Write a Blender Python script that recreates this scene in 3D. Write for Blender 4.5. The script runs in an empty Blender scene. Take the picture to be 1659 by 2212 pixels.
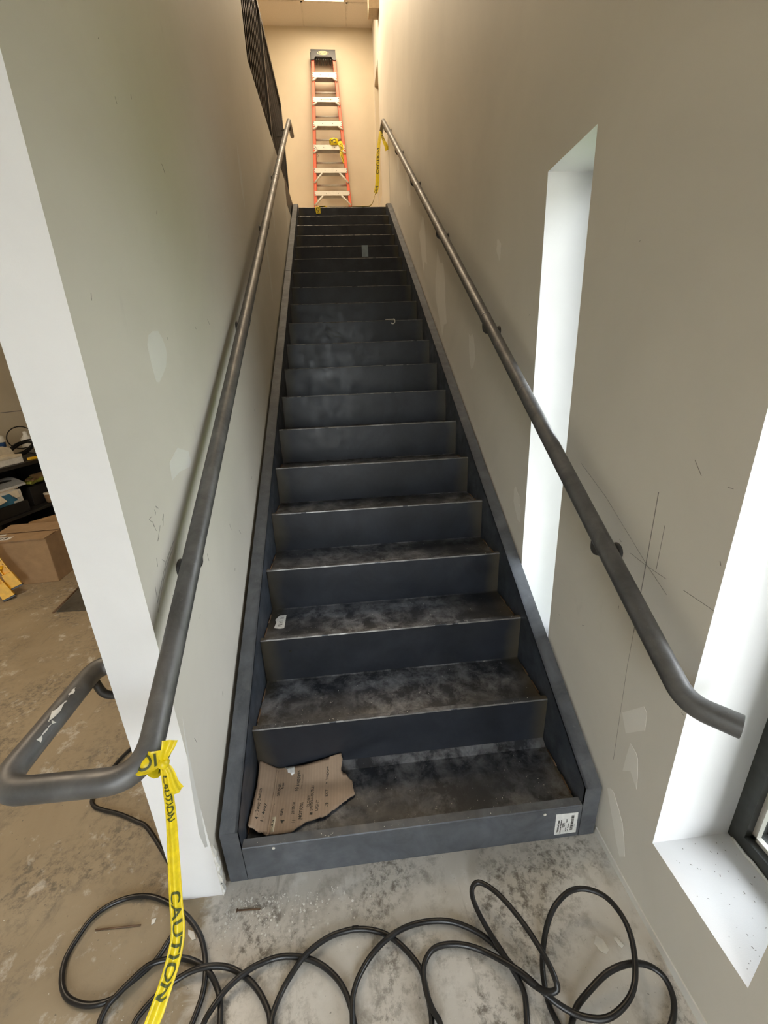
import bpy, bmesh, math, random
from mathutils import Vector, Matrix
random.seed(7)
scene = bpy.context.scene
COL = scene.collection
PI = math.pi

# ------------------------------------------------------------------ materials
def new_mat(name):
    m = bpy.data.materials.new(name); m.use_nodes = True
    nt = m.node_tree
    for n in list(nt.nodes):
        nt.nodes.remove(n)
    out = nt.nodes.new('ShaderNodeOutputMaterial')
    b = nt.nodes.new('ShaderNodeBsdfPrincipled')
    nt.links.new(b.outputs[0], out.inputs[0])
    return m, nt, b, out

def srgb(r, g, b):
    f = lambda c: (c/255/12.92) if c/255 <= .04045 else ((c/255+.055)/1.055)**2.4
    return (f(r), f(g), f(b), 1)

def node(nt, t, **kw):
    n = nt.nodes.new(t)
    for k, v in kw.items():
        setattr(n, k, v)
    return n

def coords(nt, scale=(1, 1, 1)):
    tc = node(nt, 'ShaderNodeTexCoord')
    mp = node(nt, 'ShaderNodeMapping')
    mp.inputs['Scale'].default_value = scale
    nt.links.new(tc.outputs['Object'], mp.inputs[0])
    return mp.outputs[0]

def noise(nt, vec, scale, detail=4, rough=.55, dist=0):
    n = node(nt, 'ShaderNodeTexNoise')
    n.inputs['Scale'].default_value = scale
    n.inputs['Detail'].default_value = detail
    n.inputs['Roughness'].default_value = rough
    n.inputs['Distortion'].default_value = dist
    nt.links.new(vec, n.inputs['Vector'])
    return n.outputs[0]

def ramp(nt, fac, a, b, ca=(0, 0, 0, 1), cb=(1, 1, 1, 1)):
    r = node(nt, 'ShaderNodeValToRGB')
    r.color_ramp.elements[0].position = a; r.color_ramp.elements[0].color = ca
    r.color_ramp.elements[1].position = b; r.color_ramp.elements[1].color = cb
    nt.links.new(fac, r.inputs[0])
    return r.outputs[0]

def mix(nt, fac, a, b, blend='MIX'):
    m = node(nt, 'ShaderNodeMix', data_type='RGBA', blend_type=blend)
    for sock, v in ((m.inputs[0], fac), (m.inputs[6], a), (m.inputs[7], b)):
        if isinstance(v, bpy.types.NodeSocket):
            nt.links.new(v, sock)
        else:
            sock.default_value = v
    return m.outputs[2]

def bump(nt, bsdf, h, strength=.2, dist=.002):
    b = node(nt, 'ShaderNodeBump')
    b.inputs['Strength'].default_value = strength
    b.inputs['Distance'].default_value = dist
    nt.links.new(h, b.inputs['Height'])
    nt.links.new(b.outputs[0], bsdf.inputs['Normal'])

def plain(name, col, rough=.5, metal=0, var=.12, scale=30, bmp=0):
    """one colour with a faint mottling"""
    m, nt, b, _ = new_mat(name)
    v = coords(nt)
    n = noise(nt, v, scale, 3)
    d = tuple(c*(1-var) for c in col[:3])+(1,)
    l = tuple(min(1, c*(1+var)) for c in col[:3])+(1,)
    nt.links.new(mix(nt, ramp(nt, n, .3, .7), d, l), b.inputs['Base Color'])
    b.inputs['Roughness'].default_value = rough
    b.inputs['Metallic'].default_value = metal
    if bmp:
        bump(nt, b, n, bmp)
    return m

def paint(name, col, dirt=.5, rough=.6):
    """rolled wall paint: orange peel, smudges, scuffs"""
    m, nt, b, _ = new_mat(name)
    v = coords(nt)
    big = noise(nt, v, 1.6, 5, .6, .6)
    sm = noise(nt, coords(nt, (9, 9, 3)), 1.0, 6, .65, .3)
    c1 = mix(nt, ramp(nt, big, .35, .75), col, tuple(c*.9 for c in col[:3])+(1,))
    spots = ramp(nt, sm, .66, .78)
    f = node(nt, 'ShaderNodeMath', operation='MULTIPLY'); f.inputs[1].default_value = dirt*.35
    nt.links.new(spots, f.inputs[0])
    c2 = mix(nt, f.outputs[0], c1, tuple(c*.45 for c in col[:3])+(1,))
    nt.links.new(c2, b.inputs['Base Color'])
    b.inputs['Roughness'].default_value = rough
    peel = noise(nt, v, 420, 2, .5)
    bump(nt, b, peel, .10, .001)
    return m

def steel(name, col, rough=.42, metal=.35, tint=False, dust=0.0, dustcol=(.16, .155, .145, 1), sc=4, spec=.5):
    """hot rolled steel: mill scale clouds, rubbed marks, heat tint by the side welds, foot dust"""
    m, nt, b, _ = new_mat(name)
    v = coords(nt)
    cl = noise(nt, v, sc, 6, .6, .8)
    c = mix(nt, ramp(nt, cl, .3, .72), tuple(k*.62 for k in col[:3])+(1,), tuple(k*1.35 for k in col[:3])+(1,))
    if tint:
        tc = node(nt, 'ShaderNodeTexCoord'); sp = node(nt, 'ShaderNodeSeparateXYZ')
        nt.links.new(tc.outputs['Object'], sp.inputs[0])
        d = node(nt, 'ShaderNodeMath', operation='SUBTRACT'); d.inputs[1].default_value = 0.0
        nt.links.new(sp.outputs[0], d.inputs[0])
        a = node(nt, 'ShaderNodeMath', operation='ABSOLUTE'); nt.links.new(d.outputs[0], a.inputs[0])
        w = noise(nt, v, 6, 2)
        ad = node(nt, 'ShaderNodeMath', operation='MULTIPLY_ADD'); ad.inputs[1].default_value = .09
        nt.links.new(w, ad.inputs[0]); nt.links.new(a.outputs[0], ad.inputs[2])
        f = ramp(nt, ad.outputs[0], .53, .60, (0, 0, 0, 1), (.55, .55, .55, 1))
        c = mix(nt, f, c, (.105, .085, .05, 1))
    if dust:
        n1 = noise(nt, v, 13, 10, .72, .25)
        big = ramp(nt, noise(nt, v, 2.6, 3, .5, .3), .36, .60)
        n2 = noise(nt, v, 60, 4, .7)
        f1 = mix(nt, 1, ramp(nt, n1, .42, .62, (0, 0, 0, 1), (dust, dust, dust, 1)), big, 'MULTIPLY')
        c = mix(nt, f1, c, dustcol)
        f2 = ramp(nt, n2, .66, .72, (0, 0, 0, 1), (dust*.7, dust*.7, dust*.7, 1))
        c = mix(nt, f2, c, (.36, .35, .33, 1))
    nt.links.new(c, b.inputs['Base Color'])
    b.inputs['Metallic'].default_value = metal
    b.inputs['Specular IOR Level'].default_value = spec
    rr = ramp(nt, noise(nt, v, 14, 4), .3, .7, (rough*.8,)*3+(1,), (min(1, rough*1.3),)*3+(1,))
    nt.links.new(rr, b.inputs['Roughness'])
    bump(nt, b, noise(nt, v, 90, 3), .06, .001)
    return m

def concrete():
    m, nt, b, _ = new_mat('bare_concrete')
    v = coords(nt)
    n0 = noise(nt, v, 1.3, 7, .62, .7)
    n1 = noise(nt, v, 7, 8, .7, 1.0)
    n2 = noise(nt, v, 45, 5, .7)
    n3 = noise(nt, coords(nt, (16, 2.6, 8)), 1.0, 7, .7, .6)
    grey = mix(nt, ramp(nt, n0, .3, .7), (.46, .43, .38, 1), (.66, .635, .59, 1))
    tan = mix(nt, ramp(nt, n0, .3, .7), (.25, .195, .125, 1), (.36, .295, .205, 1))
    # cleaner pale slab by the stairs, sealed slab on the left, browned partly by warm light mixed into its colour
    tc = node(nt, 'ShaderNodeTexCoord'); sp = node(nt, 'ShaderNodeSeparateXYZ')
    nt.links.new(tc.outputs['Object'], sp.inputs[0])
    ad = node(nt, 'ShaderNodeMath', operation='MULTIPLY_ADD'); ad.inputs[1].default_value = .28
    nt.links.new(n1, ad.inputs[0]); nt.links.new(sp.outputs[0], ad.inputs[2])
    c = mix(nt, ramp(nt, ad.outputs[0], -.20, .05), tan, grey)
    zone = ramp(nt, noise(nt, v, 3.4, 4, .6, .3), .46, .62)
    spk = ramp(nt, noise(nt, v, 34, 9, .75, .2), .47, .60, (0, 0, 0, 1), (.85, .85, .85, 1))
    c = mix(nt, mix(nt, 1, zone, spk, 'MULTIPLY'), c, (.12, .105, .085, 1))
    c = mix(nt, ramp(nt, noise(nt, v, 11, 7, .65, .3), .55, .68, (0, 0, 0, 1), (.40, .40, .40, 1)), c, (.19, .165, .13, 1))
    c = mix(nt, ramp(nt, n3, .60, .70, (0, 0, 0, 1), (.45, .45, .45, 1)), c, (.13, .115, .09, 1))
    c = mix(nt, ramp(nt, noise(nt, v, 9, 9, .7, .2), .57, .66, (0, 0, 0, 1), (.55, .55, .55, 1)), c, (.66, .64, .60, 1))
    c = mix(nt, ramp(nt, noise(nt, v, 70, 3, .6), .28, .33, (.6, .6, .6, 1), (0, 0, 0, 1)), c, (.08, .075, .065, 1))
    nt.links.new(c, b.inputs['Base Color'])
    b.inputs['Roughness'].default_value = .62
    bump(nt, b, n2, .25, .002)
    return m

def cardboard_mat(name, col=(.40, .27, .165, 1), flutes=(90, 0, 0)):
    m, nt, b, _ = new_mat(name)
    v = coords(nt)
    n = noise(nt, v, 12, 5, .6)
    c = mix(nt, ramp(nt, n, .3, .7), tuple(k*.85 for k in col[:3])+(1,), tuple(k*1.12 for k in col[:3])+(1,))
    w = node(nt, 'ShaderNodeTexWave', wave_type='BANDS', bands_direction='X')
    w.inputs['Scale'].default_value = flutes[0]; w.inputs['Distortion'].default_value = .6
    nt.links.new(v, w.inputs[0])
    nt.links.new(mix(nt, .08, c, w.outputs[0], 'MULTIPLY'), b.inputs['Base Color'])
    b.inputs['Roughness'].default_value = .8
    bump(nt, b, w.outputs[1], .15, .001)
    return m

def glass_mat():
    m, nt, b, out = new_mat('window_glass')
    nt.nodes.remove(b)
    t = node(nt, 'ShaderNodeBsdfTransparent'); t.inputs[0].default_value = (.95, .962, .958, 1)
    g = node(nt, 'ShaderNodeBsdfGlossy'); g.inputs['Roughness'].default_value = .02
    fr = node(nt, 'ShaderNodeFresnel'); fr.inputs[0].default_value = 1.45
    mx = node(nt, 'ShaderNodeMixShader')
    nt.links.new(fr.outputs[0], mx.inputs[0]); nt.links.new(t.outputs[0], mx.inputs[1]); nt.links.new(g.outputs[0], mx.inputs[2])
    nt.links.new(mx.outputs[0], out.inputs[0])
    return m

def emit(name, col, s):
    m, nt, b, out = new_mat(name)
    b.inputs['Base Color'].default_value = (.8, .8, .8, 1)
    b.inputs['Emission Color'].default_value = col
    b.inputs['Emission Strength'].default_value = s
    return m

WALL = paint('greige_wall_paint', (.69, .658, .592, 1))
UPWALL = paint('cream_wall_paint', (.66, .58, .44, 1), .1)
WHITE = paint('white_primer', (.84, .84, .845, 1), .25, .55)
PATCH = paint('pale_joint_compound', (.80, .775, .72, 1), .15, .8)
PATCHG = paint('pale_green_grey_compound', (.75, .74, .70, 1), .15, .8)
PENCIL = plain('pencil_and_scuff', (.25, .235, .215, 1), .8)
CONC = concrete()
STEEL_R = steel('blue_black_riser_steel', (.021, .024, .032, 1), .38, .15, tint=True, spec=.4, dust=.06, dustcol=(.12, .12, .125, 1))
STEEL_T = steel('dusty_tread_steel', (.020, .023, .030, 1), .40, .2, tint=True, dust=1.0, dustcol=(.20, .205, .222, 1))
STEEL_S = steel('grey_stringer_steel', (.095, .103, .118, 1), .48, .25, dust=.35, dustcol=(.20, .21, .22, 1), sc=7)
STEEL_I = steel('blue_stringer_web_steel', (.050, .060, .078, 1), .42, .3, dust=.25, dustcol=(.13, .14, .15, 1), sc=7)
PIPE = steel('grey_pipe_steel', (.105, .103, .103, 1), .42, .35, dust=.3, dustcol=(.22, .215, .20, 1), sc=10)
BRACK = steel('dark_bracket_steel', (.05, .048, .046, 1), .5, .3)
GUARD = plain('black_guard_paint', (.014, .012, .011, 1), .45)
ORANGE = plain('orange_fibreglass', (.72, .115, .045, 1), .45, 0, .08)
ALU = plain('mill_aluminium', (.62, .60, .55, 1), .5, .1, .06)
CAPB = plain('black_plastic', (.018, .018, .02, 1), .4)
TAPEY = plain('yellow_barrier_film', (.74, .57, .010, 1), .38, 0, .12, 60)
INK = plain('black_print', (.02, .02, .015, 1), .5)
INKG = plain('dark_green_print', (.06, .075, .015, 1), .5)
PAPER = plain('white_sticker_paper', (.74, .74, .72, 1), .6, 0, .08, 80)
TORN = cardboard_mat('torn_corrugated_card', (.37, .265, .185, 1), (30, 0, 0))
CARD = cardboard_mat('brown_carton_board', (.36, .235, .13, 1), (60, 0, 0))
CARDIN = cardboard_mat('carton_inner_board', (.27, .16, .07, 1), (60, 0, 0))
RUBBER = steel('dusty_black_rubber', (.008, .008, .009, 1), .36, 0, dust=.05, dustcol=(.10, .10, .10, 1), sc=30)
RUST = plain('rusty_steel', (.14, .085, .05, 1), .7, .2)
PLAST = plain('white_plaster', (.72, .71, .67, 1), .9)
ALUDARK = plain('dark_anodised_aluminium', (.075, .08, .078, 1), .4, .5)
GLASS = glass_mat()
TILE = plain('ceiling_tile', (.66, .60, .52, 1), .9, 0, .06, 120)
TBAR = plain('ceiling_grid_white', (.60, .54, .46, 1), .6)
SHELFB = plain('black_laminate', (.012, .011, .010, 1), .5)
LADY = plain('yellow_fibreglass', (.75, .43, .012, 1), .42, 0, .12)
BLUE = plain('blue_print', (.02, .07, .22, 1), .5)
TEAL = plain('teal_carton', (.04, .16, .26, 1), .6)
CREAM = plain('cream_paper', (.62, .55, .42, 1), .7)
WPLAS = plain('white_plastic', (.72, .70, .64, 1), .45)
LIME = plain('lime_fabric', (.33, .34, .05, 1), .85, 0, .3, 40)
GRASS = plain('lawn', (.17, .215, .085, 1), .9, 0, .4, 3)
DARKFLOOR = steel('dark_floor_plate', (.075, .068, .055, 1), .6, .2, dust=.3, dustcol=(.2, .17, .13, 1))
DUCT = plain('grey_blue_duct_tape', (.20, .25, .29, 1), .5)
LAMP = emit('troffer_diffuser', (1, .84, .62, 1), 5)
WORN = plain('worn_bright_steel', (.17, .165, .16, 1), .38, .5, .45, 25)
BROWNBOX = plain('brown_wall_box', (.30, .22, .13, 1), .6)
LOGO = plain('pale_yellow_badge', (.75, .60, .30, 1), .5)
REDINK = plain('red_print', (.45, .05, .03, 1), .5)

# ------------------------------------------------------------------ mesh builder
class MB:
    def __init__(s):
        s.v = []; s.f = []; s.m = []; s.smooth = []
    def add(s, verts, faces, mat=0, smooth=False):
        o = len(s.v)
        s.v += [tuple(q) for q in verts]
        for f in faces:
            s.f.append(tuple(i+o for i in f)); s.m.append(mat); s.smooth.append(smooth)
        return s
    def quad(s, a, b, c, d, mat=0):
        return s.add((a, b, c, d), ((0, 1, 2, 3),), mat)
    def box(s, lo, hi, mat=0, M=None, bev=0):
        bm = bmesh.new()
        bmesh.ops.create_cube(bm, size=1)
        for v in bm.verts:
            v.co = Vector([lo[i]+(v.co[i]+.5)*(hi[i]-lo[i]) for i in range(3)])
        if bev:
            bmesh.ops.bevel(bm, geom=list(bm.edges), offset=bev, segments=2, affect='EDGES', profile=.5)
        if M is not None:
            bm.transform(M)
        bm.verts.index_update()
        s.add([v.co for v in bm.verts], [[v.index for v in f.verts] for f in bm.faces], mat)
        bm.free()
        return s
    def prism(s, poly, off, mat=0, M=None):
        """poly: 3D points of one face; extruded by the vector off"""
        n = len(poly); off = Vector(off)
        a = [Vector(q) for q in poly]; b = [q+off for q in a]
        vs = a+b
        if M is not None:
            vs = [M@q for q in vs]
        fs = [tuple(range(n))[::-1], tuple(range(n, 2*n))]+[(i, (i+1) % n, n+(i+1) % n, n+i) for i in range(n)]
        return s.add(vs, fs, mat)
    def tube(s, path, r, seg=12, mat=0, cap=True, smooth=True):
        P = [Vector(q) for q in path]; n = len(P)
        T = []
        for i in range(n):
            t = (P[min(i+1, n-1)]-P[max(i-1, 0)])
            T.append(t.normalized() if t.length > 1e-9 else Vector((0, 0, 1)))
        up = Vector((0, 0, 1)) if abs(T[0].z) < .9 else Vector((1, 0, 0))
        N = (up-T[0]*up.dot(T[0])).normalized()
        rings = []
        for i in range(n):
            if i:
                N = (N-T[i]*N.dot(T[i]))
                N = N.normalized() if N.length > 1e-6 else T[i].orthogonal().normalized()
            B = T[i].cross(N)
            rr = r[i] if isinstance(r, (list, tuple)) else r
            rings.append([P[i]+(N*math.cos(2*PI*k/seg)+B*math.sin(2*PI*k/seg))*rr for k in range(seg)])
        vs = [q for ring in rings for q in ring]
        fs = [(i*seg+k, i*seg+(k+1) % seg, (i+1)*seg+(k+1) % seg, (i+1)*seg+k) for i in range(n-1) for k in range(seg)]
        s.add(vs, fs, mat, smooth)
        if cap:
            o = len(s.v)-len(vs)
            s.f.append(tuple(o+k for k in range(seg))[::-1]); s.m.append(mat); s.smooth.append(False)
            s.f.append(tuple(o+(n-1)*seg+k for k in range(seg))); s.m.append(mat); s.smooth.append(False)
        return s
    def lathe(s, prof, c, seg=24, mat=0, M=None):
        vs = [Vector((c[0]+r*math.cos(2*PI*k/seg), c[1]+r*math.sin(2*PI*k/seg), c[2]+z)) for r, z in prof for k in range(seg)]
        if M is not None:
            vs = [M@q for q in vs]
        n = len(prof)
        fs = [(i*seg+k, i*seg+(k+1) % seg, (i+1)*seg+(k+1) % seg, (i+1)*seg+k) for i in range(n-1) for k in range(seg)]
        s.add(vs, fs, mat, True)
        o = len(s.v)-len(vs)
        if prof[0][0] > 1e-4:
            s.f.append(tuple(o+k for k in range(seg))[::-1]); s.m.append(mat); s.smooth.append(False)
        if prof[-1][0] > 1e-4:
            s.f.append(tuple(o+(n-1)*seg+k for k in range(seg))); s.m.append(mat); s.smooth.append(False)
        return s

LOC = {}
def prop(o, label=None, cat=None, group=None, kind=None):
    for k, v in (('label', label), ('category', cat), ('group', group), ('kind', kind)):
        if v:
            o[k] = v
    return o

def thing(name, loc, label, cat, group=None):
    o = bpy.data.objects.new(name, None); COL.objects.link(o)
    o.location = loc; o.empty_display_size = .1; LOC[o.name] = Vector(loc)
    return prop(o, label, cat, group)

def obj(name, mb, mats, parent=None, label=None, cat=None, group=None, kind=None, origin=None):
    """links a builder as ONE mesh object; geometry is given in world coordinates"""
    if not isinstance(mats, (list, tuple)):
        mats = [mats]
    org = LOC[parent.name] if parent is not None else Vector(origin or (0, 0, 0))
    me = bpy.data.meshes.new(name)
    me.from_pydata([tuple(Vector(q)-org) for q in mb.v], [], mb.f)
    for m in mats:
        me.materials.append(m)
    for p, mi, sm in zip(me.polygons, mb.m, mb.smooth):
        p.material_index = mi; p.use_smooth = sm
    bm = bmesh.new(); bm.from_mesh(me)
    bmesh.ops.recalc_face_normals(bm, faces=bm.faces)
    bm.to_mesh(me); bm.free(); me.update()
    o = bpy.data.objects.new(name, me); COL.objects.link(o)
    if parent is not None:
        o.parent = parent
    else:
        o.location = org
    LOC[o.name] = org
    return prop(o, label, cat, group, kind)

def struct(name, mb, mats, parent=None, origin=None):
    return obj(name, mb, mats, parent, kind=None if parent is not None else 'structure', origin=origin)

def catmull(pts, n=6):
    P = [Vector(q) for q in pts]
    out = []
    for i in range(len(P)-1):
        p0, p1, p2, p3 = P[max(i-1, 0)], P[i], P[i+1], P[min(i+2, len(P)-1)]
        for k in range(n):
            t = k/n
            out.append(.5*((2*p1)+(p2-p0)*t+(2*p0-5*p1+4*p2-p3)*t*t+(3*p1-p0-3*p2+p3)*t**3))
    out.append(P[-1])
    return out

def fillet(pts, rad, n=7):
    """polyline with rounded corners"""
    P = [Vector(q) for q in pts]; out = [P[0]]
    for i in range(1, len(P)-1):
        r = rad[i-1] if isinstance(rad, (list, tuple)) else rad
        a = (P[i-1]-P[i]).normalized(); b = (P[i+1]-P[i]).normalized()
        ang = a.angle(b); d = min(r/math.tan(ang/2), (P[i-1]-P[i]).length*.49, (P[i+1]-P[i]).length*.49)
        s, e = P[i]+a*d, P[i]+b*d
        for k in range(n+1):
            t = k/n
            out.append(s*(1-t)**2+P[i]*2*t*(1-t)+e*t*t)
    out.append(P[-1])
    return out

def letters(mb, text, fmap, size=1.0, mat=0, bold=0.0, spacing=1.0, shear=0.0, grid=0):
    """flat letter shapes; fmap(u, v) places a point of the text block in space (u along the line, v up)"""
    cu = bpy.data.curves.new('t', 'FONT'); cu.body = text; cu.size = size; cu.offset = bold
    cu.space_character = spacing; cu.shear = shear; cu.resolution_u = 3
    ob = bpy.data.objects.new('t', cu); COL.objects.link(ob)
    dg = bpy.context.evaluated_depsgraph_get(); dg.update()
    me = bpy.data.meshes.new_from_object(ob.evaluated_get(dg))
    xs = [v.co.x for v in me.vertices] or [0]
    x0, x1 = min(xs), max(xs)
    if grid:                      # cut the letters finely so they follow a folded surface
        bm = bmesh.new(); bm.from_mesh(me)
        for ax in (0, 1):
            lo = min((v.co[ax] for v in bm.verts), default=0); hi = max((v.co[ax] for v in bm.verts), default=0)
            q = lo+grid
            while q < hi:
                bmesh.ops.bisect_plane(bm, geom=bm.verts[:]+bm.edges[:]+bm.faces[:], plane_co=(q if ax == 0 else 0, q if ax else 0, 0), plane_no=(1-ax, ax, 0)); q += grid
        bm.to_mesh(me); bm.free()
    mb.add([fmap(v.co.x-x0, v.co.y) for v in me.vertices], [tuple(p.vertices) for p in me.polygons], mat)
    bpy.data.objects.remove(ob); bpy.data.curves.remove(cu); bpy.data.meshes.remove(me)
    return x1-x0

def text_width(text, size=1.0):
    return letters(MB(), text, lambda u, v: (u, v, 0), size)
SKY, P_UP, P_MID, P_STORE, EXPOSURE = 13.5, 19, 38, 30, 0.55
# ================================================================== the setting
RUN, RISE, H0, W, N = .28338, .178, .147, 1.118, 20      # stair run, rise, first riser, clear width, risers
XR, XL0, XL1 = 1.182, -.20, -.07                          # right wall face, faces of the wall on the left
TOPZ = H0+RISE*(N-1)                                      # 3.529 upper floor
TOPY = RUN*(N-1)                                          # 5.384
CEIL, BACK, FRONT, FARX = 6.25, 7.05, -3.3, -3.9

mb = MB(); mb.box((FARX-1, FRONT-.3, -.2), (XR+.3, BACK+.1, 0))
struct('floor', mb, CONC)

# right wall: strips between the slightly leaning window jambs, deep white reveals, pencil lines and patches
mb = MB()
ZW0, ZW1 = .28, 2.18
def line(y_low, y_high, za=ZW0, zb=ZW1):
    return lambda z: y_low+(y_high-y_low)*(z-za)/(zb-za)
wins = [(line(-3.1, -3.1), line(-1.35, -1.35), 0, ZW1, .10),
        (line(-.49, -.49), line(-.2065, -.206), ZW0, ZW1, .228),
        (line(.441, .489), line(.731, .787), ZW0, ZW1, .235),
        (line(6.37, 6.41, 4.0, 5.56), line(6.965, 6.99, 4.0, 5.56), 4.0, 5.56, .16)]
edges = [lambda z: FRONT]
for a, b, z0, z1, d in wins:
    edges += [a, b]
edges.append(lambda z: BACK)
for i in range(len(edges)-1):
    e0, e1 = edges[i], edges[i+1]
    w = wins[(i-1)//2] if i % 2 else None
    zs = [0, .28, 2.18, 4.0, 5.56, CEIL]
    for z0, z1 in zip(zs, zs[1:]):
        if w and w[2]-1e-6 <= z0 and z1 <= w[3]+1e-6:
            continue
        def c(e, z):
            lo, hi = (4.0, 5.56) if z > 3 else (.28, 2.18)
            return e(min(max(z, lo), hi))
        # the two jambs of an opening lean a hair; outside its height the strip edges run plumb
        def cc(k, z):
            if k in (0, len(edges)-1):
                return edges[k](z)
            ww = wins[(k-1)//2]
            return edges[k](min(max(z, ww[2]), ww[3]))
        mb.quad((XR, cc(i, z0), z0), (XR, cc(i+1, z0), z0), (XR, cc(i+1, z1), z1), (XR, cc(i, z1), z1))
for k, (a, b, z0, z1, d) in enumerate(wins):
    x1 = XR+d; m = 1 if k < 3 else 5
    mb.quad((XR, b(z0), z0), (x1, b(z0), z0), (x1, b(z1), z1), (XR, b(z1), z1), m)
    mb.quad((XR, a(z0), z0), (x1, a(z0), z0), (x1, a(z1), z1), (XR, a(z1), z1), m)
    mb.quad((XR, a(z1), z1), (x1, a(z1), z1), (x1, b(z1), z1), (XR, b(z1), z1), m)
    mb.quad((XR, a(z0), z0), (x1, a(z0), z0), (x1, b(z0), z0), (XR, b(z0), z0), m)
# outside face of the wall
def patchR(poly, mat=2, t=.0006):
    mb.prism([(XR, y, z) for y, z in poly], (-t, 0, 0), mat)
patchR([(-.012, .547), (-.083, .640), (-.098, .63), (-.103, .575), (-.041, .497)])
patchR([(-.065, .485), (-.09, .478), (-.101, .466), (-.112, .42), (-.119, .37), (-.085, .40), (-.058, .366), (-.06, .43)])
patchR([(-.013, .232), (-.026, .248), (-.039, .253), (-.075, .22), (-.099, .194), (-.12, .14), (-.133, .1), (-.114, .068), (-.09, .10), (-.065, .143), (-.03, .2)])
for y0, z0, s in ((2.45, 2.05, 1.0), (3.15, 2.55, .7), (1.62, 1.62, .35), (3.9, 3.25, .6), (4.6, 3.75, .5), (.84, .93, .2), (1.25, 2.06, .16)):
    pl = []
    for k in range(13):
        a = 2*PI*k/13
        r = s*(.55+.45*random.random())
        pl.append((y0+.30*r*math.cos(a)*.9, z0+.34*r*math.sin(a)+.2*r*math.cos(a)))
    patchR(pl)
def strokeR(pts, w=.0014):
    for (ya, za), (yb, zb) in zip(pts, pts[1:]):
        d = Vector((yb-ya, zb-za)).normalized(); n = Vector((-d.y, d.x))*w/2
        mb.prism([(XR, ya+n.x, za+n.y), (XR, yb+n.x, zb+n.y), (XR, yb-n.x, zb-n.y), (XR, ya-n.x, za-n.y)], (-.0004, 0, 0), 3)
for s, w in (([(.011, 1.23), (.006, .989), (.004, .82)], .0024), ([(.004, .82), (.003, .703), (-.014, .36)], .0010), ([(-.029, 1.156), (-.03, 1.036)], .0014),
             ([(-.121, 1.027), (-.205, 1.025)], .0014), ([(.365, 1.228), (.209, 1.155), (.004, 1.032), (-.077, .989)], .0009),
             ([(.07, 1.035), (.004, 1.029), (-.065, 1.027)], .0010), ([(-.075, 1.33), (-.10, 1.30)], .0012)):
    strokeR(s, w)
for k in range(18):      # little scuffs
    y, z = random.uniform(-.2, 1.0), random.uniform(.5, 2.0)
    if .40 < y < .82:
        continue
    a = random.uniform(0, PI); l = random.uniform(.004, .014)
    strokeR([(y, z), (y+l*math.cos(a), z+l*math.sin(a))], random.uniform(.0008, .0018))
# pale caulk band along the floor
yy = [FRONT+k*.09 for k in range(37)]+[.0]
for a, b in zip(yy, yy[1:]):
    h0, h1 = .030+.006*math.sin(a*9), .030+.006*math.sin(b*9)
    mb.prism([(XR, a, 0), (XR, b, 0), (XR, b, h1), (XR, a, h0)], (-.004, 0, 0), 4)
# the wall beyond the stair is furred out a touch from the landing on
mb.box((XR-.006, TOPY-.005, TOPZ), (XR, 6.30, 4.30), 0)
# sill dirt on window 2
for k in range(60):
    x = XR+random.uniform(.02, .21); y = random.uniform(-.47, -.22)
    r = random.uniform(.0003, .0010); a = random.uniform(0, PI); l = random.uniform(1, 3.5)
    mb.prism([(x+r*l*math.cos(t)*math.cos(a)-r*math.sin(t)*math.sin(a), y+r*l*math.cos(t)*math.sin(a)+r*math.sin(t)*math.cos(a), ZW0) for t in [2*PI*q/6 for q in range(6)]], (0, 0, .0005), 3)
struct('wall_right', mb, [WALL, WHITE, PATCH, PENCIL, PATCHG, UPWALL])

# outer skin of the right wall, so the daylight only comes in through the openings
mb = MB()
XO = XR+.30
for i in range(len(edges)-1):
    y0, y1 = edges[i](1.0 if i < 6 else 5), edges[i+1](1.0 if i+1 < 6 else 5)
    if i % 2 == 0:
        mb.box((XO-.02, y0, -.2), (XO, y1, CEIL+.1))
    else:
        w = wins[(i-1)//2]
        mb.box((XO-.02, y0, -.2), (XO, y1, w[2])); mb.box((XO-.02, y0, w[3]), (XO, y1, CEIL+.1))
struct('wall_outer', mb, WALL)

# windows: dark aluminium frame and a pane each
def window(n, a, b, z0, z1, x):
    y0, y1 = min(a(z0), a(z1))-.002, max(b(z0), b(z1))+.002
    e = thing('window_%d' % n, (x, (y0+y1)/2, z0), None, None); e['kind'] = 'structure'
    f = MB(); t, d = .042, .062
    f.box((x, y0, z0-.004), (x+d, y0+t, z1+.004)); f.box((x, y1-t, z0-.004), (x+d, y1, z1+.004))
    f.box((x, y0+t, z0-.004), (x+d, y1-t, z0+t)); f.box((x, y0+t, z1-t), (x+d, y1-t, z1+.004))
    # glazing bead with a grubby sloping face
    for y in (y0+t, y1-t-.012):
        f.box((x+.020, y, z0+t), (x+.034, y+.012, z1-t), 1)
    f.box((x+.020, y0+t, z0+t), (x+.034, y1-t, z0+t+.012), 1)
    # strip of old sealant along the inside foot
    f.tube([(x-.004, y0+.01+k*.02, z0+.004+.002*math.sin(k*2.1)) for k in range(int((y1-y0)/.02))], .004, 6, 2)
    obj('window_frame', f, [ALUDARK, ALU, PATCHG], e)
    g = MB(); g.box((x+.036, y0+t-.002, z0+t-.002), (x+.042, y1-t+.002, z1-t+.002))
    obj('window_pane', g, GLASS, e)
for n, w in enumerate(wins[:3]):
    window(n+1, *w[:4], XR+w[4]-.004)
mb = MB(); mb.box((XR+wins[3][4]-.004, 6.34, 3.97), (XR+wins[3][4]+.03, 7.02, 5.60))
struct('window_4', mb, BROWNBOX)  # solid panel added at the back of the recess to shut out daylight

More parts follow.
